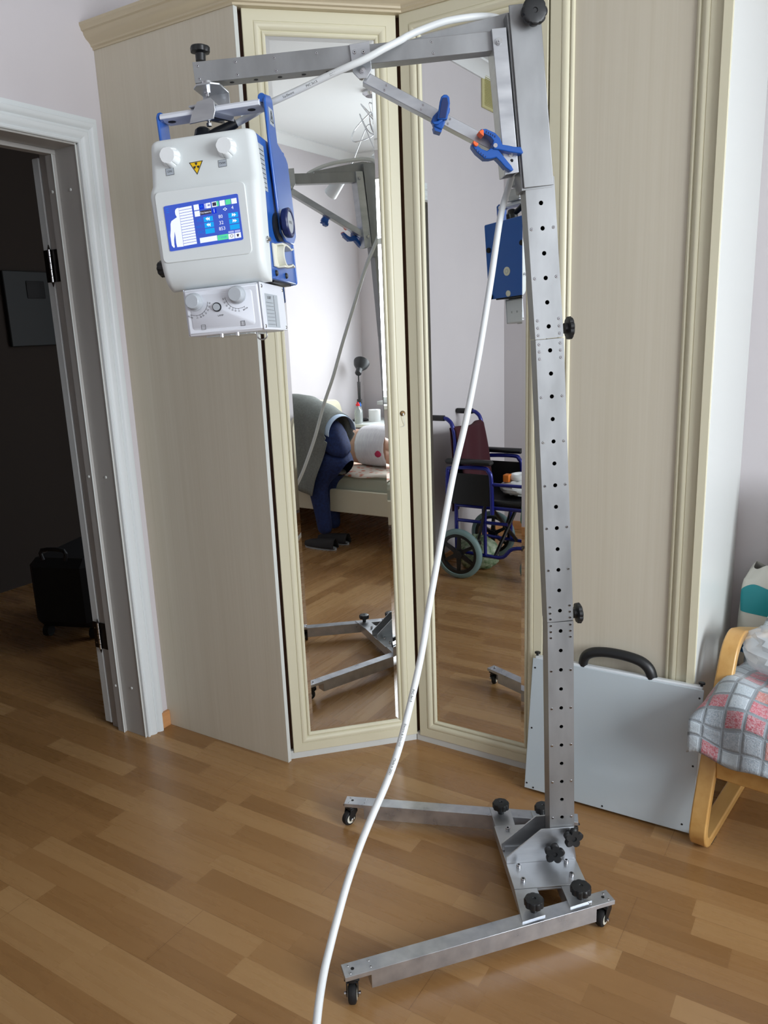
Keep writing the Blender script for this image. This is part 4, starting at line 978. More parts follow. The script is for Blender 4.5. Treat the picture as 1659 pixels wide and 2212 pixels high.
cab = thing('power_cable', 'long thick white cable looping over the boom and down to the floor', 'cable', T(LOW[-2]))
ci = T(LOW[-2]).inverted()
MB().tube(pts, 0.0072, n=14, smooth=6, M=ci).build('sheath', m_cable, cab, smooth=70)
# black strain relief and plug on the head
MB().tube([hdp(-0.034, -0.086, 0.320), hdp(-0.010, -0.083, 0.327), hdp(0.014, -0.078, 0.335), hdp(0.034, -0.073, 0.343)], [0.0075, 0.0105, 0.0105, 0.0095], n=14, smooth=4, M=ci).build('strain_relief', m_black, cab)
MB().lobed(hdp(-0.040, -0.085, HH+0.004), tuple(HM.to_3x3() @ Vector((0, 0, 1))), [(0, .024, 0), (.028, .024, .6), (.034, .019, 1), (.044, .016, .6), (.048, .010, 0)], n=8, depth=0.12, seg=5, M=ci).build('plug', m_black, cab)
# printed line on the sheath
cabp = MB()
def cprint(body, a, b, size, side=0.0074):
    a, b = Vector(a), Vector(b); xv = (b-a).normalized(); c = Vector((0, 0, 1.4661)); 
    n = (c-(a+b)/2); n = (n-xv*n.dot(xv)).normalized(); yv = n.cross(xv); p = (a+b)/2+n*side
    cabp.text(body, size, ci @ Matrix(((xv.x, yv.x, n.x, p.x), (xv.y, yv.y, n.y, p.y), (xv.z, yv.z, n.z, p.z), (0, 0, 0, 1))))
mids = [MCb[1], MCb[2], MCb[3], MCb[4], MCb[5]]
for i, s_ in enumerate(('S.p.Electric', 'PVC 3x1.5', '300/500 V', 'Made in')):
    cprint(s_, mids[i], mids[i+1], 0.0062)
for i, s_ in ((8, 'PVC 3x1.5'), (9, 'Electric & 300/500'), (10, 'Made in 2021')): cprint(s_, LOW[i], LOW[i+1], 0.0062)
cabp.build('printed_text', m_ink, cab, smooth=0, clean=False)

# ------------------------------------------------------------------ flat detector plate leaning on the wardrobe
al = math.atan2(0.072, 0.425)
PM = T((-0.838, 2.108, 0.010)) @ RZ(R(0.8)) @ RX(-al)
dp = thing('detector_plate', 'large flat white plate with black carrying handle leaning against the wooden wardrobe door', 'plate', PM)
m_t = m_panelw
MB().cbox(0, 0.508, -0.004, 0.0, 0, 0.425, 0.0015).build('front_sheet', m_panelw, dp, bevel=0.0008)
MB().cbox(0.006, 0.502, 0.0, 0.026, 0.004, 0.432, 0.003).build('case', m_panele, dp, bevel=0.001)
for x, z in ((0.008, 0.018), (0.030, 0.008), (0.012, 0.20), (0.010, 0.395), (0.498, 0.40), (0.496, 0.20), (0.480, 0.022), (0.25, 0.010)):
    MB().cyl((x, -0.004, z), (x, -0.0052, z), 0.0028, n=12, prof=[(0, .003), (1, .0022)]).build('screw', m_hole, dp)
hpts = [(0.155, 0.013, 0.428), (0.158, 0.010, 0.447), (0.166, 0.008, 0.462), (0.185, 0.006, 0.474), (0.215, 0.005, 0.481), (0.25, 0.005, 0.483), (0.29, 0.005, 0.481), (0.325, 0.006, 0.474), (0.345, 0.008, 0.462), (0.356, 0.010, 0.447), (0.362, 0.013, 0.428)]
MB().tube(hpts, [0.016, 0.0165, 0.0165, 0.016, 0.0155, 0.0155, 0.0155, 0.016, 0.0165, 0.0165, 0.016], n=16, smooth=3, flat=0.8).build('carrying_handle', m_black, dp)
for x in (0.010, 0.499):
    MB().lobed((x, 0.010, 0.432), (0, 0, 1), [(0, .004, 0), (.005, .004, 0), (.006, .009, 1), (.011, .010, 1), (.013, .006, 0)], n=6, depth=0.15, seg=4).build('corner_knob', m_black, dp)

# ------------------------------------------------------------------ armchair
CM = T((-0.300, 2.080, 0)) @ RZ(R(-7))
ch = thing('armchair', 'bent birch wood armchair partly in frame beside the white plate', 'armchair', CM)
def side_frame(x):
    pts = [(0.62, 0.016), (0.45, 0.015), (0.30, 0.015), (0.10, 0.015)]
    pts += arc(0.028, 0.070, 0.055, 270, 172, 7)
    pts += [(-0.012, 0.13), (0.020, 0.21), (0.058, 0.30), (0.112, 0.42), (0.145, 0.49)]
    pts += arc(0.232, 0.478, 0.083, 158, 78, 7)
    pts += [(0.33, 0.536), (0.42, 0.505), (0.52, 0.470), (0.62, 0.44)]
    return MB().band([(x, y, z) for y, z in pts], (0.045, 0, 0), 0.027).build('side_frame', m_birch, ch, bevel=0.004, smooth=50)
side_frame(0.0); side_frame(0.60)
cf_ = MB().box(0.0225, 0.578, 0.022, 0.044, 0.215, 0.292).build('front_rail', m_birch, ch, bevel=0.003)
MB().cyl((0.075, 0.022, 0.262), (0.075, 0.0195, 0.262), 0.007, n=16, prof=[(0, .007), (.4, .007), (1, .005)]).build('rail_bolt', m_steel, cf_)
MB().box(0.028, 0.572, 0.55, 0.572, 0.15, 0.21).build('rear_rail', m_birch, ch, bevel=0.003)
sf = MB()
sp2 = [(-0.01, 0.385), (0.08, 0.405), (0.32, 0.365), (0.46, 0.345), (0.57, 0.38), (0.63, 0.58), (0.69, 0.86)]
for x in (0.055, 0.545): sf.band([(x, y, z-0.085) for y, z in sp2], (0.04, 0, 0), 0.02)
sf.build('seat_frame', m_birch, ch, bevel=0.002)
for x in (0.0, 0.60): MB().box(x-0.022, x+0.022, 0.03, 0.075, 0, 0.006).build('foot_pad', m_black, ch)
m_cush = mat('beige_cushion', S(196,188,170), 0.9)
MB().grid(lambda u, v: (0.035+0.53*u, *[(lambda t: (sp2[int(t)][0]*(1-t % 1)+sp2[min(int(t)+1, 6)][0]*(t % 1), sp2[int(t)][1]*(1-t % 1)+sp2[min(int(t)+1, 6)][1]*(t % 1)))(v*5.999)][0]), 4, 18).build('cushion', m_cush, ch, solid=0.03)

# patchwork quilt thrown over the chair
def quilt_mat():
    m = mat('patchwork_quilt', S(160,170,176), 0.85, sheen=0.3); N, L, p = nt(m)
    tc = N.new('ShaderNodeTexCoord'); mp = N.new('ShaderNodeMapping'); mp.inputs['Scale'].default_value = (1, 1, 1); L.new(tc.outputs['UV'], mp.inputs[0])
    fl = N.new('ShaderNodeVectorMath'); fl.operation = 'FLOOR'; L.new(mp.outputs[0], fl.inputs[0])
    fr = N.new('ShaderNodeVectorMath'); fr.operation = 'FRACTION'; L.new(mp.outputs[0], fr.inputs[0])
    wn = N.new('ShaderNodeTexWhiteNoise'); wn.noise_dimensions = '2D'; L.new(fl.outputs[0], wn.inputs['Vector'])
    cr = N.new('ShaderNodeValToRGB'); cr.color_ramp.interpolation = 'CONSTANT'
    cols = [(0, S(176,190,198)), (0.36, S(190,92,104)), (0.48, S(150,162,172)), (0.70, S(196,122,112)), (0.77, S(180,192,200)), (0.90, S(172,84,94))]
    e = cr.color_ramp.elements; e[0].color = cols[0][1]; e[1].position = cols[1][0]; e[1].color = cols[1][1]
    for q, c in cols[2:]: x = e.new(q); x.color = c
    L.new(wn.outputs['Value'], cr.inputs[0])
    no = N.new('ShaderNodeTexNoise'); no.inputs['Scale'].default_value = 9; no.inputs['Detail'].default_value = 6; no.inputs['Distortion'].default_value = 1.5; L.new(tc.outputs['UV'], no.inputs['Vector'])
    mr = N.new('ShaderNodeMapRange'); mr.inputs['From Min'].default_value = 0.4; mr.inputs['From Max'].default_value = 0.6; L.new(no.outputs[0], mr.inputs[0])
    m1 = N.new('ShaderNodeMix'); m1.data_type = 'RGBA'; m1.inputs[7].default_value = S(206,212,216)
    mm = N.new('ShaderNodeMath'); mm.operation = 'MULTIPLY'; mm.inputs[1].default_value = 0.42; L.new(mr.outputs[0], mm.inputs[0]); L.new(mm.outputs[0], m1.inputs[0]); L.new(cr.outputs[0], m1.inputs[6])
    sx = N.new('ShaderNodeSeparateXYZ'); L.new(fr.outputs[0], sx.inputs[0])
    def M(op, a, b=None):
        n = N.new('ShaderNodeMath'); n.operation = op
        for i, v in enumerate((a, b)):
            if v is None: continue
            if isinstance(v, (int, float)): n.inputs[i].default_value = v
            else: L.new(v, n.inputs[i])
        return n.outputs[0]
    ed = M('MINIMUM', M('MINIMUM', sx.outputs[0], M('SUBTRACT', 1.0, sx.outputs[0])), M('MINIMUM', sx.outputs[1], M('SUBTRACT', 1.0, sx.outputs[1])))
    bd_ = M('LESS_THAN', ed, 0.095)
    m2 = N.new('ShaderNodeMix'); m2.data_type = 'RGBA'; m2.inputs[7].default_value = S(138,146,152); L.new(bd_, m2.inputs[0]); L.new(m1.outputs[2], m2.inputs[6]); L.new(m2.outputs[2], p.inputs['Base Color'])
    hh = M('ADD', M('MULTIPLY', M('MINIMUM', ed, 0.14), 5.0), M('MULTIPLY', no.outputs[0], 0.5))
    b = N.new('ShaderNodeBump'); b.inputs['Strength'].default_value = 0.6; b.inputs['Distance'].default_value = 0.006; L.new(hh, b.inputs['Height']); L.new(b.outputs[0], p.inputs['Normal'])
    return m
m_quilt = quilt_mat()
qp = [(-0.052, 0.305), (-0.045, 0.35), (-0.045, 0.385), (-0.036, 0.42), (-0.016, 0.448), (0.02, 0.470), (0.08, 0.480), (0.18, 0.468), (0.30, 0.445), (0.42, 0.425), (0.48, 0.425), (0.53, 0.46), (0.56, 0.54), (0.59, 0.66), (0.62, 0.78), (0.65, 0.90), (0.67, 0.94), (0.69, 0.94), (0.70, 0.90)]
cum = [0]
for i in range(1, len(qp)): cum.append(cum[-1]+math.dist(qp[i], qp[i-1]))
def qat(s_):
    for i in range(1, len(qp)):
        if s_ <= cum[i] or i == len(qp)-1:
            t = (s_-cum[i-1])/(cum[i]-cum[i-1]); return (qp[i-1][0]*(1-t)+qp[i][0]*t, qp[i-1][1]*(1-t)+qp[i][1]*t)
nu, nv = 60, 90
def qf(u, v):
    s_ = v*cum[-1]; y, z = qat(s_)
    x = -0.050+0.70*u
    wob = 0.005*math.sin(9*u*3+5*v*4)+0.004*math.sin(31*u+17*v)+0.003*math.sin(60*v+8*u)
    # outer edge drops over the left and right
    for e in (u, 1-u):
        k = max(0, 1-e/0.10)
        if y < 0.5: z -= 0.070*k*k*(1 if y > 0.02 else max(0, (z-0.40)/0.07)); 
        x += (0.012*k*k if e == u else -0.012*k*k)
    if y > 0.5:   # the backrest part is narrower
        f_ = min(1, (y-0.5)/0.1); x = 0.30+(x-0.30)*(1-0.26*f_)
    if v < 0.06: y += 0.004*math.sin(22*u); z += 0.006*math.sin(13*u+1)
    return (x, y-wob*0.6, z+wob)
mb = MB().grid(qf, nu, nv)
qo = mb.build('quilt', m_quilt, None, smooth=80, solid=0.008)
uvl = qo.data.uv_layers.new(name='UVMap')
N_ = 0.052
for poly in qo.data.polygons:
    for li in poly.loop_indices:
        vi = qo.data.loops[li].vertex_index; i, j = vi % (nu+1), vi//(nu+1)
        uvl.data[li].uv = (0.70*i/nu/N_+0.15, cum[-1]*j/nv/N_+0.08)
qo.matrix_world = CM
tag(qo, 'red and grey patchwork quilt draped over the birch armchair', 'quilt')

# crumpled see-through bag on the seat, white printed pack behind
m_film = mat('clear_film', S(226,232,236), 0.22, alpha=0.45, spec=0.8)
def crumple(c, r, seed, amp=0.22, n=26, k=18, flatb=True):
    rg = random.Random(seed); ph = [(rg.uniform(2, 9), rg.uniform(2, 9), rg.uniform(0, 6)) for _ in range(9)]
    vs = []; fs = []
    for j in range(k+1):
        th = PI*j/k
        for i in range(n):
            a = 2*PI*i/n; d = Vector((math.sin(th)*math.cos(a), math.sin(th)*math.sin(a), math.cos(th)))
            q = sum(abs(math.sin(p1*d.x*1.7+p2*d.y*1.9+p3+p1*d.z)) for p1, p2, p3 in ph)/9-0.6
            s_ = 1+amp*q*2
            z = c[2]+r[2]*d.z*s_
            if flatb: z = max(z, c[2]-r[2]*0.75)
            vs.append((c[0]+r[0]*d.x*s_, c[1]+r[1]*d.y*s_, z))
    for j in range(k):
        for i in range(n): fs.append((j*n+i, (j+1)*n+i, (j+1)*n+(i+1) % n, j*n+(i+1) % n))
    return MB().add(vs, fs)
bag = crumple((0.150, 0.27, 0.525), (0.135, 0.12, 0.075), 3, 0.30).build('plastic_bag', m_film, None, smooth=40)
bag.matrix_world = CM; tag(bag, 'crumpled clear plastic bag lying on the quilted armchair seat', 'bag')
pk = thing('printed_pack', 'white soft pack with teal print standing behind the armchair arm', 'pack', CM @ T((0.018, 0.690, 0.0)))
m_pack = mat('white_pack_film', S(214,212,202), 0.35); m_teal = mat('teal_print', S(22,142,150), 0.35); m_dkb = mat('dark_blue_print', S(24,84,130), 0.35)
def pkf(u, v, o=0.0):
    a = u*2*PI; r1, r2 = 0.125, 0.06; t = v
    sq_ = (1-abs(2*t-1)**5); kx = 0.72+0.28*sq_ if t > 0.5 else 0.85+0.15*sq_
    ky = 0.15+0.85*sq_ if t > 0.5 else 0.5+0.5*sq_
    wob = 1+0.02*math.sin(7*a+9*t)
    c, s_ = math.cos(a), math.sin(a); e = 0.6
    return ((r1*kx+o)*abs(c)**e*(1 if c > 0 else -1)*wob+0.0, (r2*ky+o)*abs(s_)**e*(1 if s_ > 0 else -1)*wob, 0.255+0.385*t+0.012*math.sin(3*a)*(t > 0.9))
MB().grid(pkf, 48, 24).build('wrapper', m_pack, pk, smooth=60)
MB().grid(lambda u, v: pkf(0.58+0.17*u, 0.60+0.26*v*(0.55+0.45*math.sin(PI*u/1.6+0.4)), 0.0012), 14, 10).build('teal_print', m_teal, pk, smooth=60)
MB().grid(lambda u, v: pkf(0.60+0.12*u, 0.22+0.14*v, 0.0012), 10, 6).build('blue_print', m_dkb, pk, smooth=60)
shelf_ = MB().box(-0.13, 0.17, -0.07, 0.07, 0.0, 0.252)
st_ = tag(shelf_.build('storage_box', mat('plain_cardboard', S(150,128,100), 0.8), None, bevel=0.004), 'low box standing on the floor behind the armchair', 'box'); st_.matrix_world = CM @ T((0.018, 0.690, 0.0))
pk.matrix_world = CM @ T((0.018, 0.690, 0.0))

# ================================================================== things seen in the mirrors
# ------------------------------------------------------------------ wheelchair against the west wall
m_wblue = mat('royal_blue_tube', S(24,34,128), 0.25, 0.3, coat=0.5)
m_tyre = mat('grey_rubber_tyre', S(112,136,136), 0.5)
m_vinyl = mat('black_vinyl', S(20,21,22), 0.38)
wc = thing('wheelchair', 'blue framed wheelchair with grey tyres reflected in the right mirror', 'wheelchair', T((-1.86, 0.26, 0)))
for sy in (-1, 1):
    y = sy*0.19; yo = sy*0.225
    fr = MB()
    fr.tube([(-0.335, y, 0.932), (-0.24, y, 0.936), (-0.205, y, 0.925), (-0.18, y, 0.89), (-0.165, y, 0.80), (-0.165, y, 0.60), (-0.165, y, 0.30), (-0.165, y, 0.13)], 0.012, n=12, smooth=4)
    fr.tube([(-0.165, y, 0.43), (0.10, y, 0.43), (0.27, y, 0.43)], 0.011)
    fr.tube([(-0.165, y, 0.34), (0.16, y, 0.34)], 0.010)
    fr.tube([(-0.165, y, 0.15), (0.05, y, 0.14), (0.13, y, 0.145), (0.19, y, 0.20), (0.30, y, 0.215)], 0.011, smooth=4)
    fr.tube([(0.27, y, 0.43), (0.30, y, 0.40), (0.30, y, 0.20)], 0.011, smooth=3)
    fr.tube([(0.02, y, 0.43), (0.02, y, 0.15)], 0.010)
    fr.build('frame', m_wblue, wc, smooth=60)
    MB().lobed((-0.232, y, 0.936), (-1, 0, 0), [(0, .017, .3), (.105, .017, .3), (.11, .012, 0)], n=5, depth=0.1).build('push_grip', m_vinyl, wc)
    a_ = MB(); a_.tube([(-0.20, yo, 0.40), (-0.20, yo, 0.62), (-0.17, yo, 0.655), (0.02, yo, 0.665), (0.06, yo, 0.645), (0.075, yo, 0.60), (0.08, yo, 0.40)], 0.0125, n=12, smooth=4)
    a_.tube([(0.08, yo, 0.575), (0.30, yo, 0.575)], 0.010)
    an = a_.build('armrest_frame', m_wblue, wc, smooth=60)
    MB().cbox(-0.21, 0.085, yo-0.026, yo+0.026, 0.680, 0.712, 0.012).build('armrest_pad', m_vinyl, an, bevel=0.008)
    MB().box(-0.185, 0.065, yo-0.004, yo+0.004, 0.445, 0.628).build('side_panel', m_vinyl, an, bevel=0.002)
    # rear wheel
    wx, wz, wy_ = -0.125, 0.150, sy*0.245
    wh = MB().cyl((wx, wy_-0.020, wz), (wx, wy_+0.020, wz), 0.15, n=44, caps=False, prof=[(0, .122), (0, .132), (.15, .144), (.4, .150), (.6, .150), (.85, .144), (1, .132), (1, .122), (0.5, .118), (0, .122)])
    wh = wh.build('rear_wheel', m_tyre, wc, smooth=60)
    rm = MB().cyl((wx, wy_-0.014, wz), (wx, wy_+0.014, wz), 0.12, n=44, caps=False, prof=[(0, .102), (0, .124), (1, .124), (1, .102), (0, .102)])
    for k in range(6):
        t = 2*PI*k/6+0.5; c, s_ = math.cos(t), math.sin(t)
        P = [(wx+0.018*c-0.013*s_*q, wz+0.018*s_+0.013*c*q) for q in (-1, 1)]+[(wx+0.108*c-0.008*s_*q, wz+0.108*s_+0.008*c*q) for q in (1, -1)]
        rm.prism(P, 'y', wy_-0.008, wy_+0.008)
    rm.cyl((wx, wy_-0.022, wz), (wx, wy_+0.022, wz), 0.026, n=20)
    rm.build('wheel_rim', m_vinyl, wh, smooth=40)
    # front castor
    fw = MB().cyl((0.32, y-0.014, 0.085), (0.32, y+0.014, 0.085), 0.085, n=30, prof=[(0, .07), (.1, .08), (.3, .085), (.7, .085), (.9, .08), (1, .07)]).build('front_castor', m_tyre, wc)
    MB().box(0.29, 0.34, y-0.022, y-0.018, 0.07, 0.20).box(0.29, 0.34, y+0.018, y+0.022, 0.07, 0.20).box(0.29, 0.34, y-0.022, y+0.022, 0.195, 0.205).build('castor_fork', m_vinyl, fw)
    MB().tube([(0.30, y, 0.40), (0.36, y, 0.36), (0.42, y, 0.16)], 0.010, smooth=3).box(0.40, 0.52, y-0.07*(1 if sy > 0 else 0)-0.0, y+0.07*(0 if sy > 0 else 1), 0.13, 0.145).build('footrest', m_vinyl, wc)
    MB().tube([(0.02, y+sy*0.02, 0.39), (0.0, y+sy*0.02, 0.29), (-0.015, y+sy*0.02, 0.24)], 0.008).cyl((-0.02, y+sy*0.045, 0.215), (-0.02, y+sy*0.0, 0.215), 0.016).tube([(0.02, y+sy*0.03, 0.39), (0.04, y+sy*0.03, 0.47)], 0.009).build('brake_lever', m_vinyl, wc)
cr_ = MB().tube([(0.06, -0.19, 0.14), (0.07, 0.19, 0.42)], 0.011).tube([(0.08, 0.19, 0.14), (0.09, -0.19, 0.42)], 0.011); cr_.build('cross_brace', m_vinyl, wc)
MB().cbox(-0.16, 0.26, -0.185, 0.185, 0.435, 0.475, 0.01).build('seat', m_vinyl, wc, bevel=0.006)
MB().cbox(-0.175, -0.155, -0.185, 0.185, 0.48, 0.86, 0.008).build('backrest', m_vinyl, wc, bevel=0.004)
m_maroon = mat('maroon_knit', S(58,14,24), 0.95, sheen=0.0)
def drape(u, v):
    s_ = v*0.86; x0 = -0.145; y = -0.17+0.37*u; zz = 0.875
    if s_ < 0.34: x, z = -0.148+0.05*(1-s_/0.34), zz-0.34+s_
    elif s_ < 0.38: t = (s_-0.34)/0.04; x, z = -0.148-0.045*t, zz+0.006*math.sin(PI*t)
    else: x, z = -0.196-0.012*math.sin(12*u), zz-(s_-0.38)
    return (x+0.006*math.sin(14*u+9*v), y*(0.93+0.10*(1-v)), z+0.008*math.sin(7*u+4*v))
mc = MB().grid(drape, 26, 34).build('maroon_shawl', m_maroon, None, smooth=80, solid=0.008); mc.location = (-1.86, 0.26, 0)
tag(mc, 'maroon knitted shawl hanging over the wheelchair backrest', 'shawl')
m_paper = mat('white_paper', S(226,228,228), 0.7)
pb = thing('paper_bundle', 'white paper and wrapping lying on the wheelchair seat', 'paper', T((-1.70, 0.26, 0.475)))
crumple((0.02, 0.02, 0.055), (0.13, 0.12, 0.05), 11, 0.25).build('paper', m_paper, pb, smooth=35)
MB().tube([(0.05*math.cos(a)+0.01, 0.055*math.sin(a)+0.02, 0.115) for a in [2*PI*i/20 for i in range(21)]], 0.018, n=10).build('paper_ring', m_paper, pb, smooth=70)
MB().box(-0.07, -0.03, 0.05, 0.10, 0.09, 0.135).build('snack_wrapper', mat('red_yellow_wrapper', S(214,120,40), 0.5), pb, bevel=0.006)
gb_ = crumple((0, 0, 0.0), (0.055, 0.05, 0.10), 5, 0.3, flatb=False).build('green_cloth', mat('green_cloth', S(60,140,110), 0.9), None, smooth=60); gb_.location = (-1.565, 0.44, 0.40)
tag(gb_, 'small green cloth hanging from the front of the wheelchair seat', 'cloth')
gs = crumple((0, 0, 0), (0.13, 0.10, 0.11), 8, 0.25).build('patterned_bag', noisy(mat('green_patterned_film', S(110,140,80), 0.5), S(70,104,60), S(176,186,160), (40, 40, 40)), None, smooth=40); gs.location = (-1.98, 0.26, 0.088)
tag(gs, 'green patterned bag on the floor under the wheelchair', 'bag')
# wall vent
vt = thing('wall_vent', 'ivory louvred vent grille high on the west wall near the corner', 'vent', T((XW, -0.43, 2.855)))
vm = mat('aged_ivory_plastic', S(196,190,140), 0.5)
MB().cbox(0, 0.012, -0.095, 0.095, -0.105, 0.105, 0.003).build('frame', vm, vt)
sv = MB()
for k in range(20): sv.prism([(0.011, -0.090+k*0.009), (0.020, -0.087+k*0.009), (0.020, -0.086+k*0.009), (0.011, -0.085+k*0.009)], 'y', -0.07, 0.07)
sv.build('louvre', vm, vt)

# ------------------------------------------------------------------ bed
m_bed = mat('ivory_bed_lacquer', S(214,208,184), 0.4)
bd = thing('bed', 'ivory double bed with curved headboard reflected in the left mirror', 'bed', T((1.52, 0.42, 0)))
bx0, bx1, by0, by1 = -0.82, 0.772, -1.02, 1.06
MB().cbox(bx0, bx0+0.03, by0, by1, 0.24, 0.40, 0.004).build('side_rail', m_bed, bd, bevel=0.003)
MB().cbox(bx1-0.03, bx1, by0, by1, 0.24, 0.40, 0.004).build('side_rail', m_bed, bd, bevel=0.003)
MB().cbox(bx0, bx1, by1, by1+0.035, 0.16, 0.46, 0.006).build('footboard', m_bed, bd, bevel=0.004)
hb = [(bx0-0.02, 0.10), (bx1+0.08, 0.10), (bx1+0.08, 0.72)]+arc(bx1-0.04, 0.72, 0.12, 0, 90, 8)+[(0.4, 0.865), (0, 0.885), (-0.4, 0.865)]+arc(bx0+0.10, 0.72, 0.12, 90, 180, 8)
MB().prism(hb, 'y', by0-0.045, by0-0.01).build('headboard', m_bed, bd, bevel=0.01)
for x in (bx0+0.03, bx1-0.06):
    for y in (by0, by1-0.03): MB().box(x, x+0.045, y, y+0.045, 0, 0.25).build('leg', m_bed, bd)
MB().box(bx0+0.03, bx1-0.03, by0, by1, 0.27, 0.31).build('slat_base', m_base, bd)
m_matt = mat('sage_mattress', S(176,178,160), 0.9)
mt = MB().cbox(bx0+0.035, bx1-0.035, by0+0.005, by1-0.005, 0.311, 0.50, 0.03).build('mattress', m_matt, None, bevel=0.012); mt.location = (1.52, 0.42, 0)
tag(mt, 'pale mattress lying on the ivory double bed', 'mattress')
def floral():
    m = mat('floral_sheet', S(226,214,198), 0.9); N, L, p = nt(m)
    tc = N.new('ShaderNodeTexCoord'); v = N.new('ShaderNodeTexVoronoi'); v.inputs['Scale'].default_value = 22; L.new(tc.outputs['Object'], v.inputs['Vector'])
    cr = N.new('ShaderNodeValToRGB'); cr.color_ramp.interpolation = 'EASE'; e = cr.color_ramp.elements
    e[0].position = 0.0; e[0].color = S(206,140,60); e[1].position = 0.42; e[1].color = S(228,216,202)
    q = cr.color_ramp.elements.new(0.2); q.color = S(204,120,104); q = cr.color_ramp.elements.new(0.33); q.color = S(226,180,160)
    L.new(v.outputs['Distance'], cr.inputs[0]); L.new(cr.outputs[0], p.inputs['Base Color']); return m
def sheet(u, v):
    y = -0.15+1.05*u; s_ = v*1.30; x = 0.55-s_; z = 0.512
    xe = -0.742
    if x < xe: 
        d = xe-x; x = xe-0.012-0.008*math.sin(20*u); z = 0.506-d
    z += 0.006*math.sin(17*u+5*v)+0.004*math.sin(23*v)
    if u > 0.0: z -= 0.0
    return (x, y, max(z, 0.512-0.05-0.11*u))
fs_ = MB().grid(sheet, 40, 60).build('floral_sheet', floral(), None, smooth=80, solid=0.004); fs_.location = (1.48, 0.42, 0)
tag(fs_, 'cream sheet with orange flowers spread over the bed under the lying person', 'sheet')

# ------------------------------------------------------------------ bodies (skin modifier)
m_skin = mat('skin', S(206,164,140), 0.55); m_skin.node_tree.nodes['Principled BSDF'].inputs['Subsurface Weight'].default_value = 0.1
def skin(name, verts, edges, radii, root, m, parent=None, sub=2, loc=(0, 0, 0)):
    me = bpy.data.meshes.new(name); me.from_pydata(verts, edges, []); me.materials.append(m)
    o = bpy.data.objects.new(name, me); C.objects.link(o); o.location = loc
    if parent: o.parent = parent
    sm = o.modifiers.new('skin', 'SKIN'); sm.use_smooth_shade = True
    if not me.skin_vertices: me.skin_vertices.new(name='')
    for i, r in enumerate(radii):
        sv_ = me.skin_vertices[0].data[i]; sv_.radius = r if isinstance(r, tuple) else (r, r); sv_.use_root = (i == root)
    ss = o.modifiers.new('sub', 'SUBSURF'); ss.levels = sub; ss.render_levels = sub
    return o
# lying person: on the side, back towards the room, head towards the headboard
LY = thing('person', 'person lying on their side on the bed in white pull-up underwear', 'person', T((1.06, 0.60, 0.512)))
LV = [(0, 0, 0.138), (0.01, -0.14, 0.125), (0.02, -0.30, 0.130), (0.03, -0.46, 0.145), (0.04, -0.58, 0.13), (0.06, -0.70, 0.105), (0.08, -0.82, 0.11),
      (0.02, 0.10, 0.190), (0.20, 0.26, 0.170), (0.34, 0.40, 0.150), (0.16, 0.68, 0.09), (0.12, 0.84, 0.06),
      (0.00, 0.10, 0.085), (0.16, 0.28, 0.075), (0.28, 0.44, 0.07), (0.06, 0.72, 0.055), (0.02, 0.86, 0.045),
      (0.06, -0.52, 0.24), (0.22, -0.46, 0.20), (0.36, -0.56, 0.12), (0.42, -0.62, 0.07)]
LE = [(0,1),(1,2),(2,3),(3,4),(4,5),(5,6),(0,7),(7,8),(8,9),(9,10),(10,11),(0,12),(12,13),(13,14),(14,15),(15,16),(4,17),(17,18),(18,19),(19,20)]
LR = [(.130,.136), (.115,.128), (.115,.13), (.12,.14), (.10,.12), .055, .095, .095, .080, .058, .045, .035, .090, .078, .056, .045, .035, .052, .042, .034, .028]
lb_ = skin('body', LV, LE, LR, 0, m_skin, LY)
m_brief = noisy(mat('white_crinkled_fabric', S(232,228,232), 0.9), S(224,220,226), S(240,238,240), (20, 160, 20), bump=0.5)
bv_ = MB()
def brief(u, v):
    a = 2*PI*u; y = -0.105+0.235*v; r = 1+0.012*math.sin(16*a)
    rx = 0.143+0.010*math.sin(PI*v); rz = 0.138+0.010*math.sin(PI*v)
    return (0.005+rx*math.cos(a)*r, y, max(0.138+rz*math.sin(a)*r, 0.006))
bv_.grid(brief, 44, 14)
bv_.build('underwear', m_brief, LY, smooth=80, solid=0.003)
MB().ball((-0.135, 0.085, 0.11), (0.012, 0.028, 0.028)).build('pink_print', mat('pink_print', S(196,50,90), 0.7), LY)
MB().ball((0.08, -0.84, 0.125), (0.105, 0.10, 0.105)).build('hair', mat('grey_hair', S(150,146,140), 0.8), LY)
pw = MB().cbox(-0.16, 0.26, -1.02+0.02, -0.74, 0.0, 0.025, 0.01).build('pillow', m_paper, None, bevel=0.01); pw.location = (1.06, 0.60-0.0, 0.516)
tag(pw, 'flat white pillow under the head of the lying person', 'pillow')

# caregiver bending over the bed (reflected in the left mirror, head hidden beyond its edge)
CG = thing('person', 'person bending over the bed in long grey tunic, blue jeans and slippers', 'person', T((0.60, 0.42, 0)))
# frame: -y is where the person faces
m_jean = noisy(mat('blue_denim', S(20,38,84), 0.85), S(16,30,72), S(26,48,98), (60, 60, 60)); m_tun = noisy(mat('grey_jersey', S(120,124,120), 0.95), S(112,116,112), S(128,132,128), (90, 90, 90))
CV = [(0.04, 0.10, 0.86),   # pelvis
      (0.03, -0.06, 0.90), (0.02, -0.22, 0.92), (0.03, -0.38, 0.92), (0.06, -0.48, 0.90), (0.09, -0.60, 0.86),
      (-0.06, -0.42, 0.90), (-0.04, -0.46, 0.66), (0.14, -0.52, 0.60), (0.20, -0.55, 0.60),
      (0.16, -0.42, 0.90), (0.26, -0.44, 0.70), (0.40, -0.42, 0.64), (0.46, -0.41, 0.64)]
CE = [(0,1),(1,2),(2,3),(3,4),(4,5),(3,6),(6,7),(7,8),(8,9),(3,10),(10,11),(11,12),(12,13)]
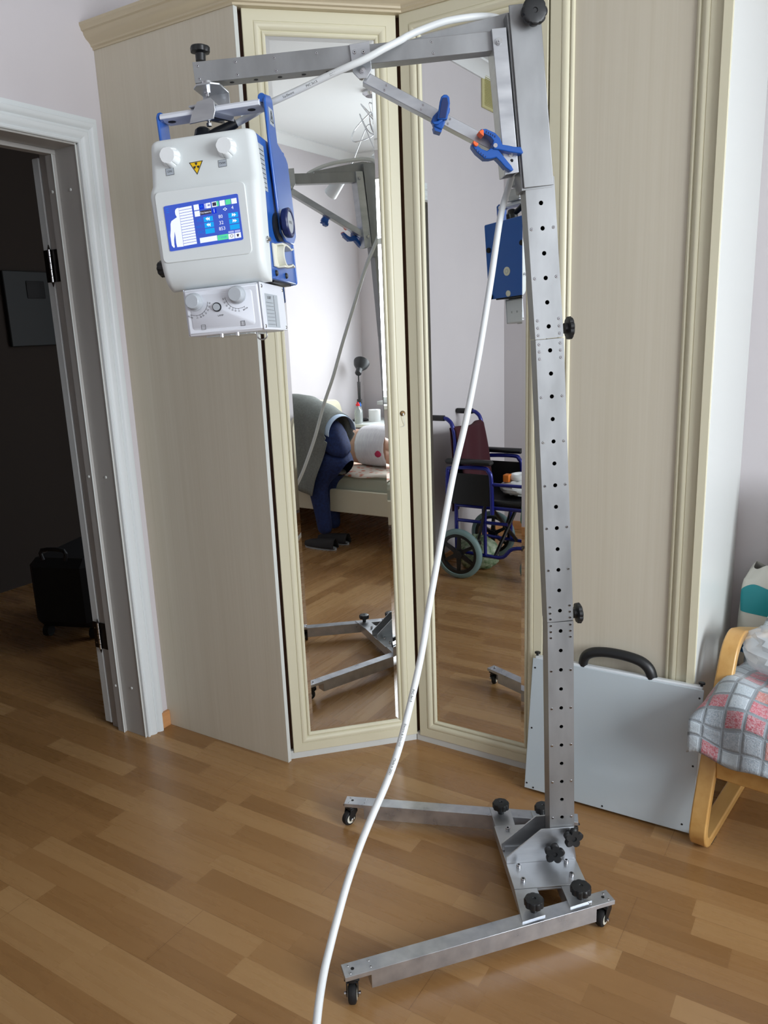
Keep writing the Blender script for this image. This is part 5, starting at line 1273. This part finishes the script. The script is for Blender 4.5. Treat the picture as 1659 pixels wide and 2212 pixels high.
CR = [(.10,.085), (.095,.085), (.12,.10), (.15,.115), .055, .090, .055, .042, .028, .032, .055, .042, .028, .032]
cbd = skin('body', CV, CE, CR, 0, m_skin, CG)
for hx_, hy_, hz_, dx_, dy_ in ((0.20, -0.55, 0.60, 1, -0.3), (0.46, -0.41, 0.64, 1, 0.2)):
    hnd = MB()
    for k, ln in enumerate((0.060, 0.068, 0.064, 0.050)):
        o_ = (k-1.5)*0.017
        hnd.tube([(hx_+0.02, hy_+o_, hz_), (hx_+0.06+ln*0.3, hy_+o_*1.15, hz_-0.004), (hx_+0.06+ln*0.7, hy_+o_*1.2, hz_-0.018), (hx_+0.055+ln, hy_+o_*1.2, hz_-0.034)], [0.010, 0.009, 0.008, 0.0065], n=8, smooth=3)
    hnd.tube([(hx_+0.01, hy_-0.02, hz_), (hx_+0.035, hy_-0.046, hz_-0.008), (hx_+0.062, hy_-0.056, hz_-0.02)], [0.012, 0.010, 0.008], n=8, smooth=3)
    hnd.ball((hx_+0.025, hy_, hz_), (0.045, 0.036, 0.016)); hnd.build('hand', m_skin, CG, smooth=70)
MB().ball((0.09, -0.63, 0.86), (0.088, 0.105, 0.115)).build('hair', mat('dark_hair', S(60,44,34), 0.7), CG)
JV = [(0.05, 0.165, 0.80), (0.00, 0.115, 0.68), (0.00, 0.03, 0.53), (0.00, -0.02, 0.43), (0.00, 0.010, 0.26), (0.00, 0.030, 0.10),
      (0.11, 0.115, 0.68), (0.14, 0.03, 0.53), (0.15, -0.03, 0.43), (0.15, -0.02, 0.26), (0.15, -0.01, 0.10), (0.045, 0.07, 0.87)]
JE = [(0,1),(1,2),(2,3),(3,4),(4,5),(0,6),(6,7),(7,8),(8,9),(9,10),(0,11)]
JR = [(.130,.125), .096, .082, .070, .060, .052, .096, .082, .070, .060, .052, (.12,.10)]
skin('jeans', JV, JE, JR, 0, m_jean, CG)
# tunic: loose shell over the back, hanging down in front and at the sides
def tun(u, v):
    a = PI*(2*u-1)*0.86; y = 0.150-0.66*v
    top = 0.885+0.155*min(1, max(0, (0.20-y)/0.30))**0.8
    hang = (0.03+0.47*min(1, max(0, (0.16-y)/0.16)))*(1-0.45*max(0, v-0.6)/0.4)
    sx = math.sin(a); k = max(0, abs(a)-PI*0.42)/(PI*0.44)
    x = 0.045+(0.160+0.012*math.sin(8*y*6)+0.03*k)*(sx if abs(a) < PI/2 else (1 if a > 0 else -1)*(1-0.18*k))
    z = top-0.11*(1-math.cos(min(abs(a), PI/2)))-k*hang
    return (x, y+0.012*math.sin(9*a)*k, z+0.006*math.sin(22*y))
MB().grid(tun, 56, 40).build('tunic', m_tun, CG, smooth=80, solid=0.006)
MB().grid(lambda u, v: (0.045+0.157*math.sin(PI*(2*u-1)*0.5), 0.135+0.040*v, 0.925-0.115*(1-math.cos(PI*(2*u-1)*0.5))-0.018*v), 24, 3).build('shirt_hem', mat('pale_blue_shirt', S(180,200,224), 0.8), CG, smooth=80, solid=0.004)
m_shoe = mat('dark_felt', S(44,42,44), 0.9)
for x in (0.0, 0.15):
    sh_ = MB(); 
    def shoe(u, v, x=x):
        a = 2*PI*u; t = v; y = 0.105-0.255*t; wd_ = 0.036+0.010*math.sin(PI*min(1, t*1.1))-0.02*max(0, t-0.85)/0.15; hgt_ = 0.068-0.030*t-0.012*max(0, t-0.8)/0.2
        c, s_ = math.cos(a), math.sin(a)
        return (x+wd_*c, y, 0.014+hgt_*max(0, s_)*0.95+0.004*s_)
    sh_.grid(shoe, 24, 14); sh_.build('shoe', m_shoe, CG, smooth=70, solid=0.004)
    MB().prism([(x+px_, py_) for px_, py_ in [(0.038*math.cos(a), -0.022+0.132*math.sin(a)) for a in [2*PI*k/24 for k in range(24)]]], 'z', 0.0, 0.016).build('sole', m_greyk, CG)

# ------------------------------------------------------------------ bedside table and what stands on it
bt = thing('bedside_table', 'white bedside table in the corner behind the bed', 'table', T((2.565, -0.36, 0)))
MB().cbox(-0.26, 0.26, -0.235, 0.30, 0.585, 0.615, 0.004).build('table_top', m_whitew, bt, bevel=0.002)
for x in (-0.24, 0.21):
    for y in (-0.225, 0.26): MB().box(x, x+0.03, y, y+0.03, 0, 0.585).build('leg', m_whitew, bt)
def at_t(x, y, z=0.616): return T((2.565+x, -0.36+y, z))
lp = thing('desk_lamp', 'black jointed desk lamp with round shade in the corner behind the bed', 'lamp', at_t(-0.03, -0.16))
MB().cyl((0, 0, 0), (0, 0, 0.02), 0.075, n=30, prof=[(0, .078), (.7, .075), (1, .06)]).build('base', m_black, lp)
MB().tube([(0, 0, 0.02), (0, 0, 0.19)], 0.007, n=10).box(-0.012, 0.012, -0.02, 0.02, 0.16, 0.20).tube([(0, -0.012, 0.18), (0, -0.014, 0.36)], 0.0035, n=8).tube([(0, 0.012, 0.18), (0, 0.014, 0.36)], 0.0035, n=8).tube([(0, 0, 0.18), (0, 0, 0.46)], 0.006, n=8).build('arm', m_black, lp)
MB().cyl((-0.030, 0.014, 0.430), (0.015, 0.005, 0.475), 0.03, n=24, prof=[(0, .022), (.15, .030), (.9, .030), (1, .028)]).build('socket', m_black, lp)
MB().cyl((0.010, 0.006, 0.470), (0.080, -0.012, 0.530), 0.05, n=36, caps=False, prof=[(0, .028), (.25, .044), (.6, .066), (1, .075), (.98, .072), (.6, .062), (.25, .040)]).build('lamp_shade', m_black, lp, clean=False)
m_clear = mat('clear_bottle', S(214,222,222), 0.08, trans=0.7); m_red = mat('red_cap', S(214,30,44), 0.4); m_bcap = mat('blue_cap', S(20,120,220), 0.4)
for nm, lbl, x, y, cap, hh, rr_ in (('bottle', 'clear bottle with red cap on the bedside table', -0.22, -0.055, m_red, 0.16, 0.034), ('bottle', 'slim clear bottle with blue cap on the bedside table', -0.155, -0.075, m_bcap, 0.150, 0.022)):
    bt_ = thing(nm, lbl, 'bottle', at_t(x, y), 'bottles on the bedside table')
    MB().cyl((0, 0, 0), (0, 0, hh), rr_, n=24, prof=[(0, rr_*.9), (.05, rr_), (.72, rr_), (.88, rr_*.5), (1, rr_*.42)]).build('flask', m_clear, bt_)
    MB().lobed((0, 0, hh), (0, 0, 1), [(0, rr_*.55, .5), (.018, rr_*.55, .5), (.02, rr_*.3, 0), (.034, rr_*.25, 0)], n=10, depth=0.06).build('cap', cap, bt_)
pr_ = MB().cyl((0, 0, 0), (0, 0, 0.105), 0.055, n=32, prof=[(0, .018), (0, .055), (1, .055), (1, .018), (0, .018)], caps=False).build('paper_roll', m_paper, None); pr_.matrix_world = at_t(-0.015, -0.01)
tag(pr_, 'white paper roll standing on the bedside table', 'paper roll')
tw = crumple((0, 0, 0.022), (0.06, 0.05, 0.022), 21, 0.2).build('tissue_pile', m_paper, None, smooth=40); tw.matrix_world = at_t(0.14, 0.11)
tag(tw, 'small pile of white tissues beside the paper roll', 'tissues')
tr_ = MB().cbox(-0.10, 0.10, -0.05, 0.05, 0, 0.03, 0.004).build('remote_control', m_black, None); tr_.matrix_world = at_t(0.03, 0.235) @ RZ(R(12))
tag(tr_, 'flat black case lying at the front of the bedside table', 'case')

# ------------------------------------------------------------------ ceiling lamp with curled steel wires
cm = thing('ceiling_lamp', 'ceiling lamp of curled steel wires with frosted glass spots', 'lamp', T((1.30, 0.52, ZC)))
MB().cyl((0, 0, -0.03), (0, 0, 0), 0.07, n=30, prof=[(0, .05), (.5, .07), (1, .07)]).tube([(0, 0, -0.03), (0, 0, -0.20)], 0.008).build('ceiling_rose', m_steel, cm)
m_frost = mat('frosted_glass', S(222,226,228), 0.4, trans=0.5)
for k, (ex, ey, ez) in enumerate(((-0.26, 0.16, -0.47), (0.20, 0.22, -0.44), (0.05, -0.30, -0.48), (-0.16, 0.28, -0.56))):
    e = Vector((ex, ey, ez)); d = Vector((ex, ey, 0)).normalized(); sd = Vector((-d.y, d.x, 0))
    pts = [Vector((0, 0, -0.16)), d*0.10+sd*0.08+Vector((0, 0, -0.10)), d*0.20+sd*0.02+Vector((0, 0, -0.20)), d*0.12-sd*0.08+Vector((0, 0, -0.30)), d*0.04+sd*0.03+Vector((0, 0, -0.26)), d*0.14+sd*0.09+Vector((0, 0, -0.17)), (e-d*0.08)+Vector((0, 0, 0.06)), e]
    wr = MB().tube(pts, 0.004, n=8, smooth=6).build('curled_wire', m_steel, cm, smooth=70)
    dd = (d*0.8+Vector((0, 0, -0.6))).normalized()
    MB().cyl(e-dd*0.02, e+dd*0.05, 0.02, n=20).build('lamp_holder', m_steel, wr)
    MB().cyl(e+dd*0.03, e+dd*0.17, 0.032, n=24, caps=False, prof=[(0, .024), (.1, .038), (1, .050), (.98, .047), (.1, .035)]).build('glass_shade', m_frost, wr, clean=False)
